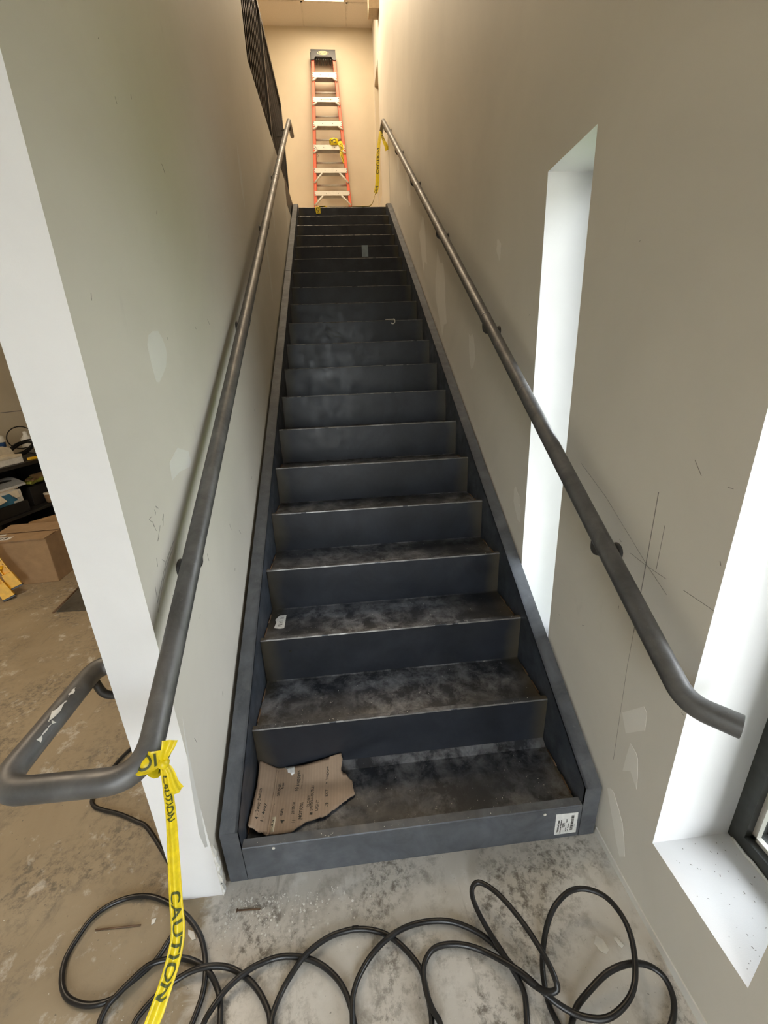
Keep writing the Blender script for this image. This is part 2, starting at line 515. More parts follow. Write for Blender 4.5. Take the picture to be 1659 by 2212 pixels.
# the wall left of the stairs: storey high, its free end towards us, low beyond y = 2.7 where the upper floor begins
mb = MB()
YE, YC = -.032, 2.69
prof = [(YE, 0), (TOPY+.06, 0), (TOPY+.06, 3.53), (YC, 3.50), (YC, CEIL), (YE, CEIL)]
mb.add([(XL1, y, z) for y, z in prof], [(0, 1, 2, 3), (0, 3, 4, 5)])
mb.add([(XL0-.003, y, z) for y, z in prof], [(0, 1, 2, 3), (0, 3, 4, 5)])
mb.quad((XL0-.003, YC, 3.50), (XL1, YC, 3.50), (XL1, YC, CEIL), (XL0-.003, YC, CEIL))
mb.quad((XL0-.003, YC, 3.50), (XL1, YC, 3.50), (XL1, TOPY+.06, 3.53), (XL0-.003, TOPY+.06, 3.53))
mb.quad((XL0-.003, TOPY+.06, 0), (XL1, TOPY+.06, 0), (XL1, TOPY+.06, 3.53), (XL0-.003, TOPY+.06, 3.53))
mb.quad((XL0-.003, YE, 0), (XL1, YE, 0), (XL1, YE, CEIL), (XL0-.003, YE, CEIL), 1)
def patchL(poly, mat=2, t=.0006):
    mb.prism([(XL1, y, z) for y, z in poly], (t, 0, 0), mat)
patchL([(.312, 1.662), (.345, 1.665), (.363, 1.649), (.375, 1.625), (.373, 1.608), (.350, 1.575), (.321, 1.556), (.285, 1.535), (.268, 1.537), (.262, 1.577), (.261, 1.626), (.28, 1.65)])
patchL([(.316, 1.356), (.392, 1.331), (.395, 1.30), (.379, 1.286), (.30, 1.29), (.238, 1.28), (.244, 1.327)])
patchL([(-.005, .696), (-.02, .60), (-.035, .40), (-.047, .25), (-.062, .27), (-.072, .342), (-.045, .52)])
for y0, z0, s in ((3.2, 2.9, .5), (2.6, 2.3, .5), (4.4, 3.2, .5), (1.9, 2.6, .3)):
    patchL([(y0+.1*s*math.cos(2*PI*k/11)*(.6+.6*random.random()), z0+.5*s*math.sin(2*PI*k/11)*(.6+.6*random.random())) for k in range(11)])
def strokeL(pts, w=.0014):
    for (ya, za), (yb, zb) in zip(pts, pts[1:]):
        d = Vector((yb-ya, zb-za)).normalized(); n = Vector((-d.y, d.x))*w/2
        mb.prism([(XL1, ya+n.x, za+n.y), (XL1, yb+n.x, zb+n.y), (XL1, yb-n.x, zb-n.y), (XL1, ya-n.x, za-n.y)], (.0004, 0, 0), 3)
strokeL([(.01, 1.03), (.10, 1.10), (.17, 1.13)], .0012); strokeL([(.005, 1.01), (.09, 1.085), (.15, 1.112)], .001)
for k in range(7):
    y = .11+random.uniform(-.03, .03); z = 1.16+random.uniform(-.06, .08)
    strokeL([(y, z), (y+random.uniform(-.02, .02), z+random.uniform(-.03, .03)), (y+random.uniform(-.02, .02), z+random.uniform(-.03, .03))], .001)
for k in range(30):
    y, z = random.uniform(0, 1.6), random.uniform(.5, 2.3); a = random.uniform(.6, 2.4); l = random.uniform(.006, .03)
    strokeL([(y, z), (y+l*math.cos(a), z+l*math.sin(a))], random.uniform(.0008, .002))
# torn paper and crumbled gypsum where the stringer foot meets the wall corner
tr = [(.004, .004), (.03, .010), (.055, .006), (.085, .012), (.11, .009), (.135, .013), (.165, .008), (.19, .010), (.215, .004)]
for (za, wa), (zb, wb) in zip(tr, tr[1:]):
    mb.prism([(XL1, YE-.002, za), (XL1+wa, YE-.004+random.uniform(-.003, .003), za), (XL1+wb, YE-.004+random.uniform(-.003, .003), zb), (XL1, YE-.002, zb)], (0, .012, 0), 4)
for k in range(14):
    z = random.uniform(.005, .19); s_ = random.uniform(.003, .008)
    mb.box((XL1+.003, YE-.004, z), (XL1+.003+s_, YE+.008, z+s_*1.8), 2 if k % 2 else 1, None, .001)
struct('wall_left', mb, [WALL, WHITE, PATCHG, PENCIL, PLAST])

mb = MB()
mb.quad((FARX-1, BACK, 0), (XR+.3, BACK, 0), (XR+.3, BACK, CEIL), (FARX-1, BACK, CEIL))
struct('wall_back', mb, UPWALL)
# wall of the room on the left, a few degrees off square, with the line of an old wallboard joint
mb = MB()
def lw(y, dx=0):
    return -3.62+.14*y+dx
mb.quad((lw(FRONT), FRONT, 0), (lw(BACK), BACK, 0), (lw(BACK), BACK, 3.3), (lw(FRONT), FRONT, 3.3))
mb.prism([(lw(1.5), 1.5, 1.262), (lw(6.5), 6.5, 1.262), (lw(6.5), 6.5, 1.269), (lw(1.5), 1.5, 1.269)], (.002, 0, 0), 1)
struct('wall_storeroom', mb, [UPWALL, PENCIL])
mb = MB(); mb.quad((FARX-1, FRONT, 3.2), (FARX-1, BACK, 3.2), (FARX-1, BACK, CEIL), (FARX-1, FRONT, CEIL))
struct('wall_upper_left', mb, UPWALL)

# upper floor (slab with the stair well cut out) and ceilings
mb = MB()
mb.box((FARX-1, YC, 3.22), (XL0-.003, BACK, TOPZ-.004)); mb.box((XL0-.003, TOPY+.07, 3.22), (XR, BACK, TOPZ-.004))
mb.box((FARX-1, FRONT, 3.22), (XL0-.003, YC, TOPZ-.004)); mb.box((XL0-.003, FRONT, 3.22), (XR, YE-.3, TOPZ-.004))
struct('floor_upper', mb, UPWALL)
mb = MB()
mb.box((FARX-1, FRONT, CEIL), (XR+.3, BACK, CEIL+.05))
xs = [-.41-.61*k for k in range(6)]+[.198, .809]
for x in xs:
    mb.box((x-.012, FRONT, CEIL-.004), (x+.012, BACK, CEIL))
for k in range(9):
    y = 6.62-1.22*k
    mb.box((FARX-1, y-.012, CEIL-.004), (XR, y+.012, CEIL))
mb.v = [tuple(q) for q in mb.v]
for i in range(6, len(mb.f)):
    mb.m[i] = 1
struct('ceiling', mb, [TILE, TBAR])

# street front behind us: glazed screen with a pair of doors, daylight comes through it
mb = MB()
mb.box((FARX-1, FRONT-.12, 0), (-.60, FRONT, CEIL)); mb.box((-.60, FRONT-.12, 2.75), (XR+.3, FRONT, CEIL)); mb.box((.40, FRONT-.12, 0), (XR+.3, FRONT, 2.75))
struct('wall_front', mb, WALL)
e = thing('door_1', (-.5, FRONT-.06, 0), None, None); e['kind'] = 'structure'
f = MB()
for x in (-.60, .35):
    f.box((x, FRONT-.10, 0), (x+.05, FRONT-.02, 2.75))
for z in (0, 2.15, 2.70):
    f.box((-.60, FRONT-.10, z), (.40, FRONT-.02, z+.05))
obj('door_frame', f, ALUDARK, e)
g = MB(); g.box((-.56, FRONT-.064, .05), (.36, FRONT-.058, 2.70)); obj('door_glazing', g, GLASS, e)

# lawn outside
mb = MB(); mb.quad((XO+.5, -1.0, -.13), (40, -1.0, -.13), (40, 30, -.13), (XO+.5, 30, -.13))
struct('lawn', mb, GRASS)
mb = MB(); mb.box((XO, -40, -.30), (40, -1.0, -.12)); mb.box((XO, -1.0, -.30), (XO+.5, 30, -.12)); mb.quad((-25, -40, -.12), (XO, -40, -.12), (XO, FRONT-.12, -.12), (-25, FRONT-.12, -.12))
struct('pavement', mb, CONC)

# ================================================================== the staircase
st = thing('steel_staircase', (W/2, 0, 0), 'straight dark steel pan staircase climbing between the two walls', 'staircase')
slope = RISE/RUN
def stringer(x_in, x_out):
    s = MB()
    za = .222                                  # height of the plumb foot
    prof = [(0, 0), (0, za), (TOPY-.12, za+slope*(TOPY-.12)), (TOPY, TOPZ+.022), (TOPY+.012, TOPZ+.022), (TOPY+.012, TOPZ-.30), (.40, 0)]
    t = .008
    xi, xo = (x_in, x_in-t) if x_in < .5 else (x_in, x_in+t)
    s.prism([(xi, y, z) for y, z in prof], (xo-xi, 0, 0), 1)           # web
    xb = x_out+.006 if x_in < .5 else x_out-.006
    s.prism([(xb, y, z-.010) if z > .01 else (xb, y, z) for y, z in prof], (x_out-xb, 0, 0), 1)   # outer plate, added so the slit beside the wall stays dark
    # flange on top and the closing plate at the foot
    fl = [(0, za), (TOPY-.12, za+slope*(TOPY-.12)), (TOPY, TOPZ+.022), (TOPY+.012, TOPZ+.022)]
    for (ya, z0), (yb, z1) in zip(fl, fl[1:]):
        s.prism([(x_in, ya, z0), (x_in, yb, z1), (x_in, yb, z1-.009), (x_in, ya, z0-.009)], (x_out-x_in, 0, 0), 0)
    lo, hi = min(x_in, x_out), max(x_in, x_out)
    s.box((lo, -.0005, 0), (hi, .0075, za-.001), 0)
    # weld bead and splice line
    for y in (3.55,):
        z = za+slope*y
        s.box((lo, y, z-.004), (hi, y+.006, z+.0025), 0)
    return obj('stringer', s, [STEEL_S, STEEL_I], st)
stringer(0, -.055); stringer(W, W+.055)

risers = []
for k in range(N):
    y, zt = k*RUN, H0+RISE*k
    zb = 0 if k == 0 else (H0+RISE*(k-1)-.032)
    g = .0015
    r = MB()
    lip = .029 if k == 0 else .019
    if k == 0:
        bot = [(0.004, .0), (.004, H0-.006)]
        r.box((g, 0, 0), (W-g, .005, H0-.004))
        prof = [(0, H0-.006), (.003, H0), (lip, H0), (lip, H0-.004), (.005, H0-.006)]
    else:
        r.box((g, y, zb), (W-g, y+.004, zt-.004))
        prof = [(y, zt-.005), (y+.002, zt), (y+lip, zt), (y+lip, zt-.0035), (y+.004, zt-.005)]
    r.prism([(g, a, b) for a, b in prof], (W-2*g, 0, 0), 1)
    if k:
        yw = y-.0004
        n_ = 44
        for q in range(n_):              # edge rubbed bright by shoes, in uneven lengths
            if random.random() < .92:
                x0_, x1_ = g+(W-2*g)*q/n_, g+(W-2*g)*(q+1)/n_
                hgt = random.uniform(.0012, .0028)
                r.quad((x0_, yw, zt-.0048), (x1_, yw, zt-.0048), (x1_, yw+.0004+hgt*.6, zt+.0004), (x0_, yw+.0004+hgt*.6, zt+.0004), 2)
    if k == 2:
        M = Matrix.Translation((.118, y-.0006, .438)) @ Matrix.Rotation(PI/2, 4, 'X')
        r.lathe([(.0062, 0), (.0001, .0004)], (0, 0, 0), 14, 3, M)
    if k == 10:
        for pts in ([(.30, 1.90), (.36, 1.855), (.43, 1.835)], [(.30, 1.86), (.37, 1.82), (.42, 1.812)]):
            for (xa, za), (xb, zb_) in zip(pts, pts[1:]):
                r.quad((xa, y-.0005, za), (xb, y-.0005, zb_), (xb, y-.0005, zb_-.006), (xa, y-.0005, za-.006), 3)
    o = obj('riser', r, [STEEL_R if k else STEEL_S, STEEL_T if k else STEEL_S, WORN, INK], st)
    risers.append(o)
for k in range(N-1):
    y0, zt = k*RUN, H0+RISE*k
    zp = zt-.032
    t = MB()
    lip = .029 if k == 0 else .019
    y1 = y0+RUN
    up = .030 if k == 0 else .006
    # pan floor, front return under the lip, and the back turned up to the next riser
    prof = [(y0+lip, zt-.004), (y0+lip, zp), (y1-up, zp), (y1-.0005, zp+up*.55), (y1-.0005, zp+up*.55-.003), (y1-up, zp-.003), (y0+lip-.003, zp-.003), (y0+lip-.003, zt-.004)]
    t.prism([(.003, a, b) for a, b in prof], (W-.006, 0, 0), 0)
    # stitch welds along the ends
    for xx, sg in ((.003, 1), (W-.003, -1)):
        for c in (.35, .72):
            yc = y0+RUN*c
            t.tube([(xx, yc-.035, zp+.001), (xx+sg*.002, yc, zp+.003), (xx, yc+.035, zp+.001)], .0032, 6, 1)
    obj('tread', t, [STEEL_T, RUST], st)

# landing edge plate
lp = MB(); lp.box((.0015, TOPY+.0005, TOPZ-.30), (W-.0015, TOPY+.066, TOPZ-.001)); obj('landing_plate', lp, STEEL_T, st)

# shop label on the first riser, screws, a strip of tape, a sticker on the third tread
lab = MB()
LB = [Vector((1.028, -.0008, .119)), Vector((1.105, -.0008, .116)), Vector((1.107, -.0008, .019)), Vector((1.030, -.0008, .019))]
lab.prism(LB, (0, .0008, 0), 0)
tx = lab
def labmap(px, py, sx, sz):                 # text runs up the label: u -> +z, v -> -x
    return lambda u, v: (px-v*sx, -.0013, py+u*sz)
tx_lines = [('Schilthuis Steel', .0095, 1.0425, .032), ('Commercial Fabricators', .0068, 1.0505, .024), ('SSP1', .0125, 1.0625, .052), ('Job 2204', .0052, 1.0695, .030), ('Mark 17', .0052, 1.0695, .075), ('1 of 1   Grade A36', .0052, 1.0765, .030)]
for s_, sz, px, pz in tx_lines:
    letters(tx, s_, labmap(px, pz, 1, 1), sz, 1, .0003)
z = .034
while z < .105:
    wdt = random.choice((.0012, .002, .0032))
    tx.box((1.083, -.0013, z), (1.0925, -.0010, z+wdt), 1); z += wdt+random.choice((.0012, .002, .003))
letters(tx, '*17SSP1*', labmap(1.0985, .045, 1, 1), .005, 1)
obj('label_sticker', lab, [PAPER, INK], risers[0], label='white shop label')
for x, z in ((.098, .140), (.987, .132)):
    s_ = MB(); M = Matrix.Translation((x, 0, z-.006)) @ Matrix.Rotation(PI/2, 4, 'X')
    s_.lathe([(.0052, 0), (.0052, .0016), (.0038, .0022), (.0028, .0014), (.0001, .0012)], (0, 0, 0), 14, 0, M)
    obj('screw', s_, ALU, risers[0], label='pale screw head')
s_ = MB(); s_.box((.716, 15*RUN-.0008, 2.712), (.783, 15*RUN, 2.822)); obj('tape_strip', s_, DUCT, risers[15], label='blue-grey tape strip')
s_ = MB(); zz = H0+2*RISE-.032
s_.prism([(.045, .794, zz), (.077, .793, zz), (.080, .690, zz), (.060, .688, zz), (.034, .697, zz), (.038, .74, zz), (.030, .76, zz)], (0, 0, .0006), 0)
for k in range(9):
    a = .705+.01*k
    s_.box((.045+random.uniform(0, .01), a, zz+.0006), (.068, a+random.uniform(.001, .004), zz+.0009), 1)
obj('torn_label', s_, [PAPER, INK], st, label='half torn white label')

# ================================================================== handrails
PR = .0245
def bracket(parent, xw, y, z, xr, zr, s=1):
    """curved steel arm from the wall up to the underside of the pipe, with its wall plate and saddle"""
    b = MB()
    sg = 1 if xr > xw else -1
    M = Matrix.Translation((xw, y, zr-.075)) @ Matrix.Rotation(sg*PI/2, 4, 'Y')
    b.lathe([(.026, 0), (.026, .004), (.020, .007)], (0, 0, 0), 18, 0, M)
    b.tube(fillet([(xw, y, zr-.075), (xw+(xr-xw)*.98, y, zr-.078), (xr, y, zr-PR+.003)], .03, 6), .0085, 10)
    d = Vector((0, 1, slope)).normalized()
    c = Vector((xr, y, zr-PR-.001)); b.box((-.011, -.035, -.004), (.011, .035, .002), 0, Matrix.Translation(c) @ Matrix.Rotation(math.atan(slope), 4, 'X'), .001)
    return obj('bracket', b, BRACK, parent)

# left: from the landing down, round the free end of the wall and back to its far face
XA, XB = -.012, -.283
zl = lambda y: 1.012+.6425*y if y < 3.6 else 1.012+.6425*3.6+(y-3.6)*.622
hl = thing('handrail', (XA, 0, .9), 'left grey pipe handrail that loops around the free end of the wall', 'handrail')
path = [(XA, 5.56, zl(5.22)+.004), (XA, 5.22, zl(5.22)), (XA, 3.6, zl(3.6)), (XA, 1.5, zl(1.5)), (XA, -.292, .83), (XB, -.288, .83), (XB-.002, .062, .83), (XL0-.003, .066, .83)]
pp = fillet(path, [.10, .5, .5, .075, .062, .06], 9)
p_ = MB(); p_.tube(pp, PR, 20); obj('pipe', p_, PIPE, hl)
for y in (3.352, 2.355, 1.276, .17):
    bracket(hl, XL1, y, 0, XA, zl(y))
b = MB(); b.tube(fillet([(XL0-.003, .035, .755), (XB+.01, .035, .752), (XB, .030, .81)], .028, 7), .0105, 10)
M = Matrix.Translation((XL0-.003, .035, .755)) @ Matrix.Rotation(-PI/2, 4, 'Y'); b.lathe([(.030, 0), (.030, .005), (.024, .008)], (0, 0, 0), 18, 0, M)
obj('bracket', b, BRACK, hl)
for y in (4.72, 5.30):
    b = MB(); z = zl(min(y, 5.22))-.05
    b.box((-.118, y-.016, z-.004), (XA+.004, y+.016, z+.004)); b.tube([(XA, y, z), (XA, y, z+.03)], .008, 8)
    obj('bracket', b, BRACK, hl)
# weld bands
for y in (4.05, 3.12, 1.20):
    w_ = MB(); d = Vector((0, 1, .6425)).normalized(); c = Vector((XA, y, zl(y)))
    w_.tube([c-d*.006, c-d*.002, c+d*.002, c+d*.006], [PR+.0002, PR+.0014, PR+.0014, PR+.0002], 20); obj('weld_bead', w_, PIPE, hl)
# dried white paint on the far leg of the loop
w_ = MB()
for (ya, yb, a0, a1) in ((-.145, -.085, .2, .75), (-.075, -.045, .25, .6), (-.19, -.14, .75, .9)):
    rows = []
    for i in range(8):
        y = ya+(yb-ya)*i/7; j0, j1 = a0+random.uniform(-.12, .12)+.25*abs(i-3.5)/3.5, a1+random.uniform(-.15, .1)-.2*abs(i-3.5)/3.5
        rows.append([(XB+.0006*(y+.2)+math.sin(j)*(PR+.0006), y, .83+math.cos(j)*(PR+.0006)) for j in (j0, (j0+j1)/2, j1)])
    for r0, r1 in zip(rows, rows[1:]):
        for q in range(2):
            w_.quad(r0[q], r0[q+1], r1[q+1], r1[q])
obj('paint_splash', w_, PLAST, hl, label='dried white paint splash')

XC = 1.105
zr = lambda y: 1.013+.636*y
hr = thing('handrail', (XC, 0, .9), 'right grey pipe handrail on the wall with the windows, open lower end', 'handrail')
path = [(XC, 5.50, zr(5.25)+.006), (XC, 5.25, zr(5.25)), (XC, -.270, .842), (1.167, -.338, .840)]
pp = fillet(path, [.09, .085], 9)
p_ = MB(); p_.tube(pp, PR, 20, cap=False)
d0 = (Vector(pp[-1])-Vector(pp[-2])).normalized()
p_.tube([pp[-1], Vector(pp[-1])-d0*.06], PR-.004, 20, 1, cap=True)
p_.tube([Vector(pp[-1])-d0*.0005, Vector(pp[-1])+d0*.0005], [PR, PR-.001], 20)
obj('pipe', p_, [PIPE, BRACK], hr)
for y in (5.12, 4.2, 3.264, 2.238, 1.192, .124):
    bracket(hr, XR, y, 0, XC, zr(y))
for y in (2.20, 1.17, .68):
    w_ = MB(); d = Vector((0, 1, .636)).normalized(); c = Vector((XC, y, zr(y)))
    w_.tube([c-d*.006, c-d*.002, c+d*.002, c+d*.006], [PR+.0002, PR+.0014, PR+.0014, PR+.0002], 20); obj('weld_bead', w_, PIPE, hr)

# guard of the upper floor on top of the low wall
XG = -.13
ga = thing('guard_railing', (XG, 4.0, 3.53), 'black steel guard railing of upright bars above the left wall', 'railing')
ZG = 4.63
g = MB(); g.box((XG-.022, YC+.005, ZG-.04), (XG+.022, 5.50, ZG), bev=.003); obj('top_rail', g, GUARD, ga)
g = MB(); g.box((XG-.016, YC+.005, 3.62), (XG+.016, 5.44, 3.645)); obj('bottom_rail', g, GUARD, ga)
for y in (YC+.03, 4.1, 5.45):
    g = MB(); g.box((XG-.025, y-.025, 3.50), (XG+.025, y+.025, ZG-.038)); g.box((XG-.05, y-.05, 3.50), (XG+.05, y+.05, 3.540)); obj('post', g, GUARD, ga)
y = YC+.14
while y < 5.40:
    g = MB(); g.box((XG-.009, y-.009, 3.644), (XG+.009, y+.009, ZG-.039)); obj('baluster', g, GUARD, ga); y += .105
g = MB(); g.box((XG+.055, 4.55, 3.30), (XG+.061, TOPY+.06, 3.56)); obj('fascia_plate', g, GUARD, ga)
CABLE=[(-0.623,0.565,0.008), (-0.648,0.509,0.008), (-0.665,0.425,0.008), (-0.668,0.348,0.008), (-0.645,0.314,0.008), (-0.605,0.294,0.008), (-0.531,0.269,0.008), (-0.453,0.233,0.008), (-0.389,0.194,0.008), (-0.235,0.03,0.008), (-0.222,-0.03,0.008), (-0.19,-0.106,0.008), (-0.198,-0.136,0.008), (-0.216,-0.172,0.008), (-0.246,-0.198,0.008), (-0.277,-0.219,0.008), (-0.296,-0.237,0.008), (-0.338,-0.244,0.009), (-0.38,-0.238,0.009), (-0.423,-0.22,0.009), (-0.455,-0.188,0.009), (-0.474,-0.143,0.008), (-0.47,-0.101,0.008), (-0.453,-0.053,0.008), (-0.417,-0.024,0.008), (-0.365,-0.01,0.008), (-0.304,-0.015,0.012), (-0.249,-0.033,0.012), (-0.191,-0.063,0.012), (-0.146,-0.094,0.012), (-0.104,-0.136,0.012), (-0.076,-0.184,0.018), (-0.063,-0.225,0.018), (-0.061,-0.263,0.014), (-0.072,-0.307,0.01), (-0.085,-0.334,0.009), (-0.137,-0.353,0.008), (-0.233,-0.343,0.008), (-0.292,-0.312,0.01), (-0.307,-0.282,0.012), (-0.302,-0.255,0.016), (-0.285,-0.238,0.021), (-0.258,-0.211,0.021), (-0.229,-0.186,0.018), (-0.192,-0.176,0.012), (-0.145,-0.176,0.01), (-0.098,-0.191,0.012), (-0.056,-0.218,0.02), (-0.03,-0.244,0.012), (-0.012,-0.274,0.01), (-0.001,-0.315,0.01), (0.003,-0.351,0.009), (-0.031,-0.382,0.008), (-0.13,-0.371,0.008), (-0.207,-0.329,0.01), (-0.219,-0.291,0.01), (-0.199,-0.261,0.01), (-0.169,-0.235,0.01), (-0.134,-0.219,0.014), (-0.094,-0.211,0.022), (-0.047,-0.211,0.028), (-0,-0.216,0.018), (0.045,-0.236,0.012), (0.081,-0.263,0.01), (0.106,-0.291,0.01), (0.123,-0.32,0.01), (0.125,-0.365,0.01), (0.095,-0.396,0.008), (0.013,-0.387,0.008), (-0.041,-0.347,0.012), (-0.041,-0.313,0.016), (-0.021,-0.286,0.024), (0.005,-0.256,0.022), (0.046,-0.232,0.024), (0.083,-0.214,0.014), (0.134,-0.205,0.01), (0.194,-0.213,0.01), (0.244,-0.232,0.01), (0.287,-0.262,0.01), (0.313,-0.293,0.01), (0.327,-0.323,0.012), (0.336,-0.352,0.01), (0.34,-0.388,0.01), (0.295,-0.417,0.008), (0.187,-0.406,0.008), (0.14,-0.368,0.016), (0.131,-0.334,0.022), (0.133,-0.311,0.02), (0.149,-0.272,0.012), (0.176,-0.238,0.014), (0.211,-0.211,0.024), (0.264,-0.181,0.014), (0.314,-0.17,0.01), (0.354,-0.169,0.01), (0.333,-0.168,0.01), (0.38,-0.174,0.01), (0.425,-0.188,0.01), (0.463,-0.212,0.01), (0.498,-0.246,0.01), (0.518,-0.277,0.012), (0.525,-0.312,0.012), (0.528,-0.344,0.01), (0.527,-0.373,0.01), (0.511,-0.407,0.01), (0.446,-0.434,0.008), (0.36,-0.424,0.008), (0.335,-0.39,0.016), (0.332,-0.328,0.024), (0.337,-0.3,0.024), (0.353,-0.27,0.02), (0.388,-0.231,0.014), (0.442,-0.203,0.024), (0.503,-0.181,0.014), (0.569,-0.177,0.012), (0.627,-0.186,0.012), (0.68,-0.209,0.012), (0.718,-0.236,0.012), (0.743,-0.264,0.012), (0.764,-0.296,0.014), (0.788,-0.33,0.026), (0.811,-0.358,0.045), (0.83,-0.371,0.06), (0.845,-0.371,0.07), (0.846,-0.36,0.08), (0.842,-0.335,0.085), (0.831,-0.296,0.085), (0.811,-0.241,0.08), (0.782,-0.182,0.07), (0.753,-0.145,0.065), (0.723,-0.125,0.06), (0.702,-0.133,0.055), (0.696,-0.157,0.05), (0.707,-0.196,0.04), (0.724,-0.233,0.032), (0.744,-0.274,0.03), (0.761,-0.309,0.022), (0.772,-0.332,0.014), (0.774,-0.357,0.01), (0.76,-0.399,0.01), (0.746,-0.44,0.01), (0.675,-0.472,0.008), (0.572,-0.455,0.012), (0.54,-0.411,0.024), (0.547,-0.38,0.022), (0.532,-0.353,0.024), (0.523,-0.321,0.026), (0.522,-0.287,0.026), (0.535,-0.259,0.02), (0.562,-0.238,0.014), (0.603,-0.233,0.012), (0.653,-0.241,0.012), (0.699,-0.26,0.014), (0.743,-0.292,0.028), (0.779,-0.322,0.038), (0.805,-0.349,0.04), (0.835,-0.376,0.035), (0.871,-0.398,0.03), (0.906,-0.416,0.04), (0.945,-0.424,0.05), (0.991,-0.414,0.06), (1.031,-0.392,0.07), (1.063,-0.353,0.075), (1.086,-0.303,0.08), (1.09,-0.256,0.08), (1.07,-0.211,0.08), (1.026,-0.185,0.075), (0.977,-0.184,0.07), (0.921,-0.21,0.065), (0.882,-0.244,0.05), (0.854,-0.283,0.03), (0.839,-0.316,0.018), (0.831,-0.35,0.012), (0.829,-0.378,0.01), (0.835,-0.407,0.01), (0.838,-0.431,0.008), (0.847,-0.436,0.008), (0.868,-0.411,0.012), (0.894,-0.387,0.016), (0.935,-0.369,0.03), (0.989,-0.349,0.04), (1.036,-0.342,0.05), (1.08,-0.342,0.05), (1.114,-0.35,0.045), (1.135,-0.368,0.04), (1.14,-0.392,0.03), (1.131,-0.415,0.02), (1.107,-0.438,0.012), (1.063,-0.463,0.009), (1,-0.487,0.008), (0.93,-0.506,0.008)]
# ================================================================== floor clutter by the stairs
mb = MB(); mb.tube(catmull(CABLE, 4), .0072, 10)
obj('power_cable', mb, RUBBER, None, 'long black cable lying in loose loops on the concrete before the stairs', 'cable', origin=(.2, -.3, 0))

def nail(p0, p1, label, r=.0022, head=False):
    m = MB(); m.tube([p0, p1], r, 8)
    if head:
        d = (Vector(p1)-Vector(p0)).normalized(); m.tube([Vector(p0)-d*.002, Vector(p0)], .005, 10)
    return obj('steel_rod', m, RUST, None, label, 'rod', 'thin rods on the floor', origin=p0)
nail((-.015, -.080, .0026), (.055, -.084, .0026), 'short thin rod lying on the floor just before the staircase foot', .0024, True)
nail((-.429, -.079, .0026), (-.297, -.083, .0026), 'longer thin rod lying inside the far left cable loop')

def flake(pts, label):
    m = MB(); m.prism([(x, y, .0004) for x, y in pts], (0, 0, .0022), 0)
    return obj('plaster_flake', m, PLAST, None, label, 'plaster', 'plaster flakes on the floor', origin=(pts[0][0], pts[0][1], 0))
flake([(1.012, -.272), (1.024, -.258), (1.040, -.268), (1.044, -.290), (1.032, -.297), (1.018, -.288)], 'large pale plaster flake inside the tall cable loop by the right wall')
flake([(1.072, -.268), (1.080, -.266), (1.090, -.286), (1.082, -.290), (1.076, -.282)], 'small pale plaster flake next to the right wall')
flake([(-.270, -.072), (-.258, -.070), (-.258, -.082), (-.266, -.085)], 'small pale plaster flake left of the wall end')
flake([(-.150, -.110), (-.132, -.116), (-.120, -.134), (-.130, -.136), (-.146, -.122)], 'pale plaster flake right of the hanging yellow tape')

m = MB()
def crumb(x, y, z, r):
    k = random.randint(4, 6); a0 = random.random()*6
    m.prism([(x+r*math.cos(a0+2*PI*i/k)*random.uniform(.5, 1.3), y+r*math.sin(a0+2*PI*i/k)*random.uniform(.5, 1.3), z) for i in range(k)], (0, 0, r*random.uniform(.3, .9)), 0)
for k in range(330):
    a = abs(random.gauss(0, .14)); b = random.gauss(0, .05)
    x, y = -.04+a*1.2-.02, -.05-abs(random.gauss(0, .05))
    crumb(x, y, 0, random.choice((.0010, .0014, .0014, .0022, .0034)))
for k in range(160):
    x, y = random.uniform(-.8, 1.16), random.uniform(-.55, -.01)
    if y > YE-.005 and XL0-.01 < x < XL1+.01:
        continue
    crumb(x, y, 0, random.choice((.0007, .001, .0015)))
obj('plaster_debris', m, PLAST, None, 'white plaster crumbs strewn over the floor at the staircase foot', 'debris', kind='stuff', origin=(0, -.05, 0))
m = MB()
for k in range(8):
    zt = H0+RISE*k; zp = zt-.032
    for q in range(int(70/(1+k*.6))):
        x = random.uniform(.05, 1.07); y = k*RUN+random.uniform(.03, RUN-.035)
        if k == 0 and x < .38:
            continue
        crumb(x, y, zp, random.choice((.0007, .0009, .0013)))
    for q in range(int(26/(1+k*.4))):
        crumb(random.uniform(.02, 1.1), k*RUN+random.uniform(.004, .016), zt, random.choice((.0006, .001, .0014)))
obj('plaster_dust', m, PLAST, None, 'white plaster specks scattered over the lower treads', 'debris', kind='stuff', origin=(.5, .5, .2))
m = MB()
c0 = Vector((.862, 10*RUN-.004, H0+10*RISE+.002))
m.tube([c0+Vector((.018*math.sin(t), -.010-.004*math.cos(t), -.012+.018*math.cos(t))) for t in [.3+.35*k for k in range(12)]], .004, 8)
m.tube([c0+Vector((-.06, .003, .0045)), c0+Vector((-.02, .002, .0045)), c0+Vector((.02, .002, .0045))], .003, 8)
obj('plastic_scrap', m, WPLAS, None, 'curl of white plastic caught on a stair nosing halfway up', 'scrap', origin=tuple(c0))

m = MB(); m.prism([(-1.72, 1.824, .0005), (-1.515, 1.816, .0005), (-1.10, 1.80, .0005), (-1.10, 2.30, .0005), (-1.775, 2.30, .0005)], (0, 0, .006), 0)
m.tube([(-1.735, 1.815, .004), (-1.79, 2.31, .004)], .007, 6, 1)
obj('floor_plate', m, [DARKFLOOR, RUST], None, 'dark flat plate on the brown floor left of the wall end', 'plate', origin=(-1.4, 2.0, 0))

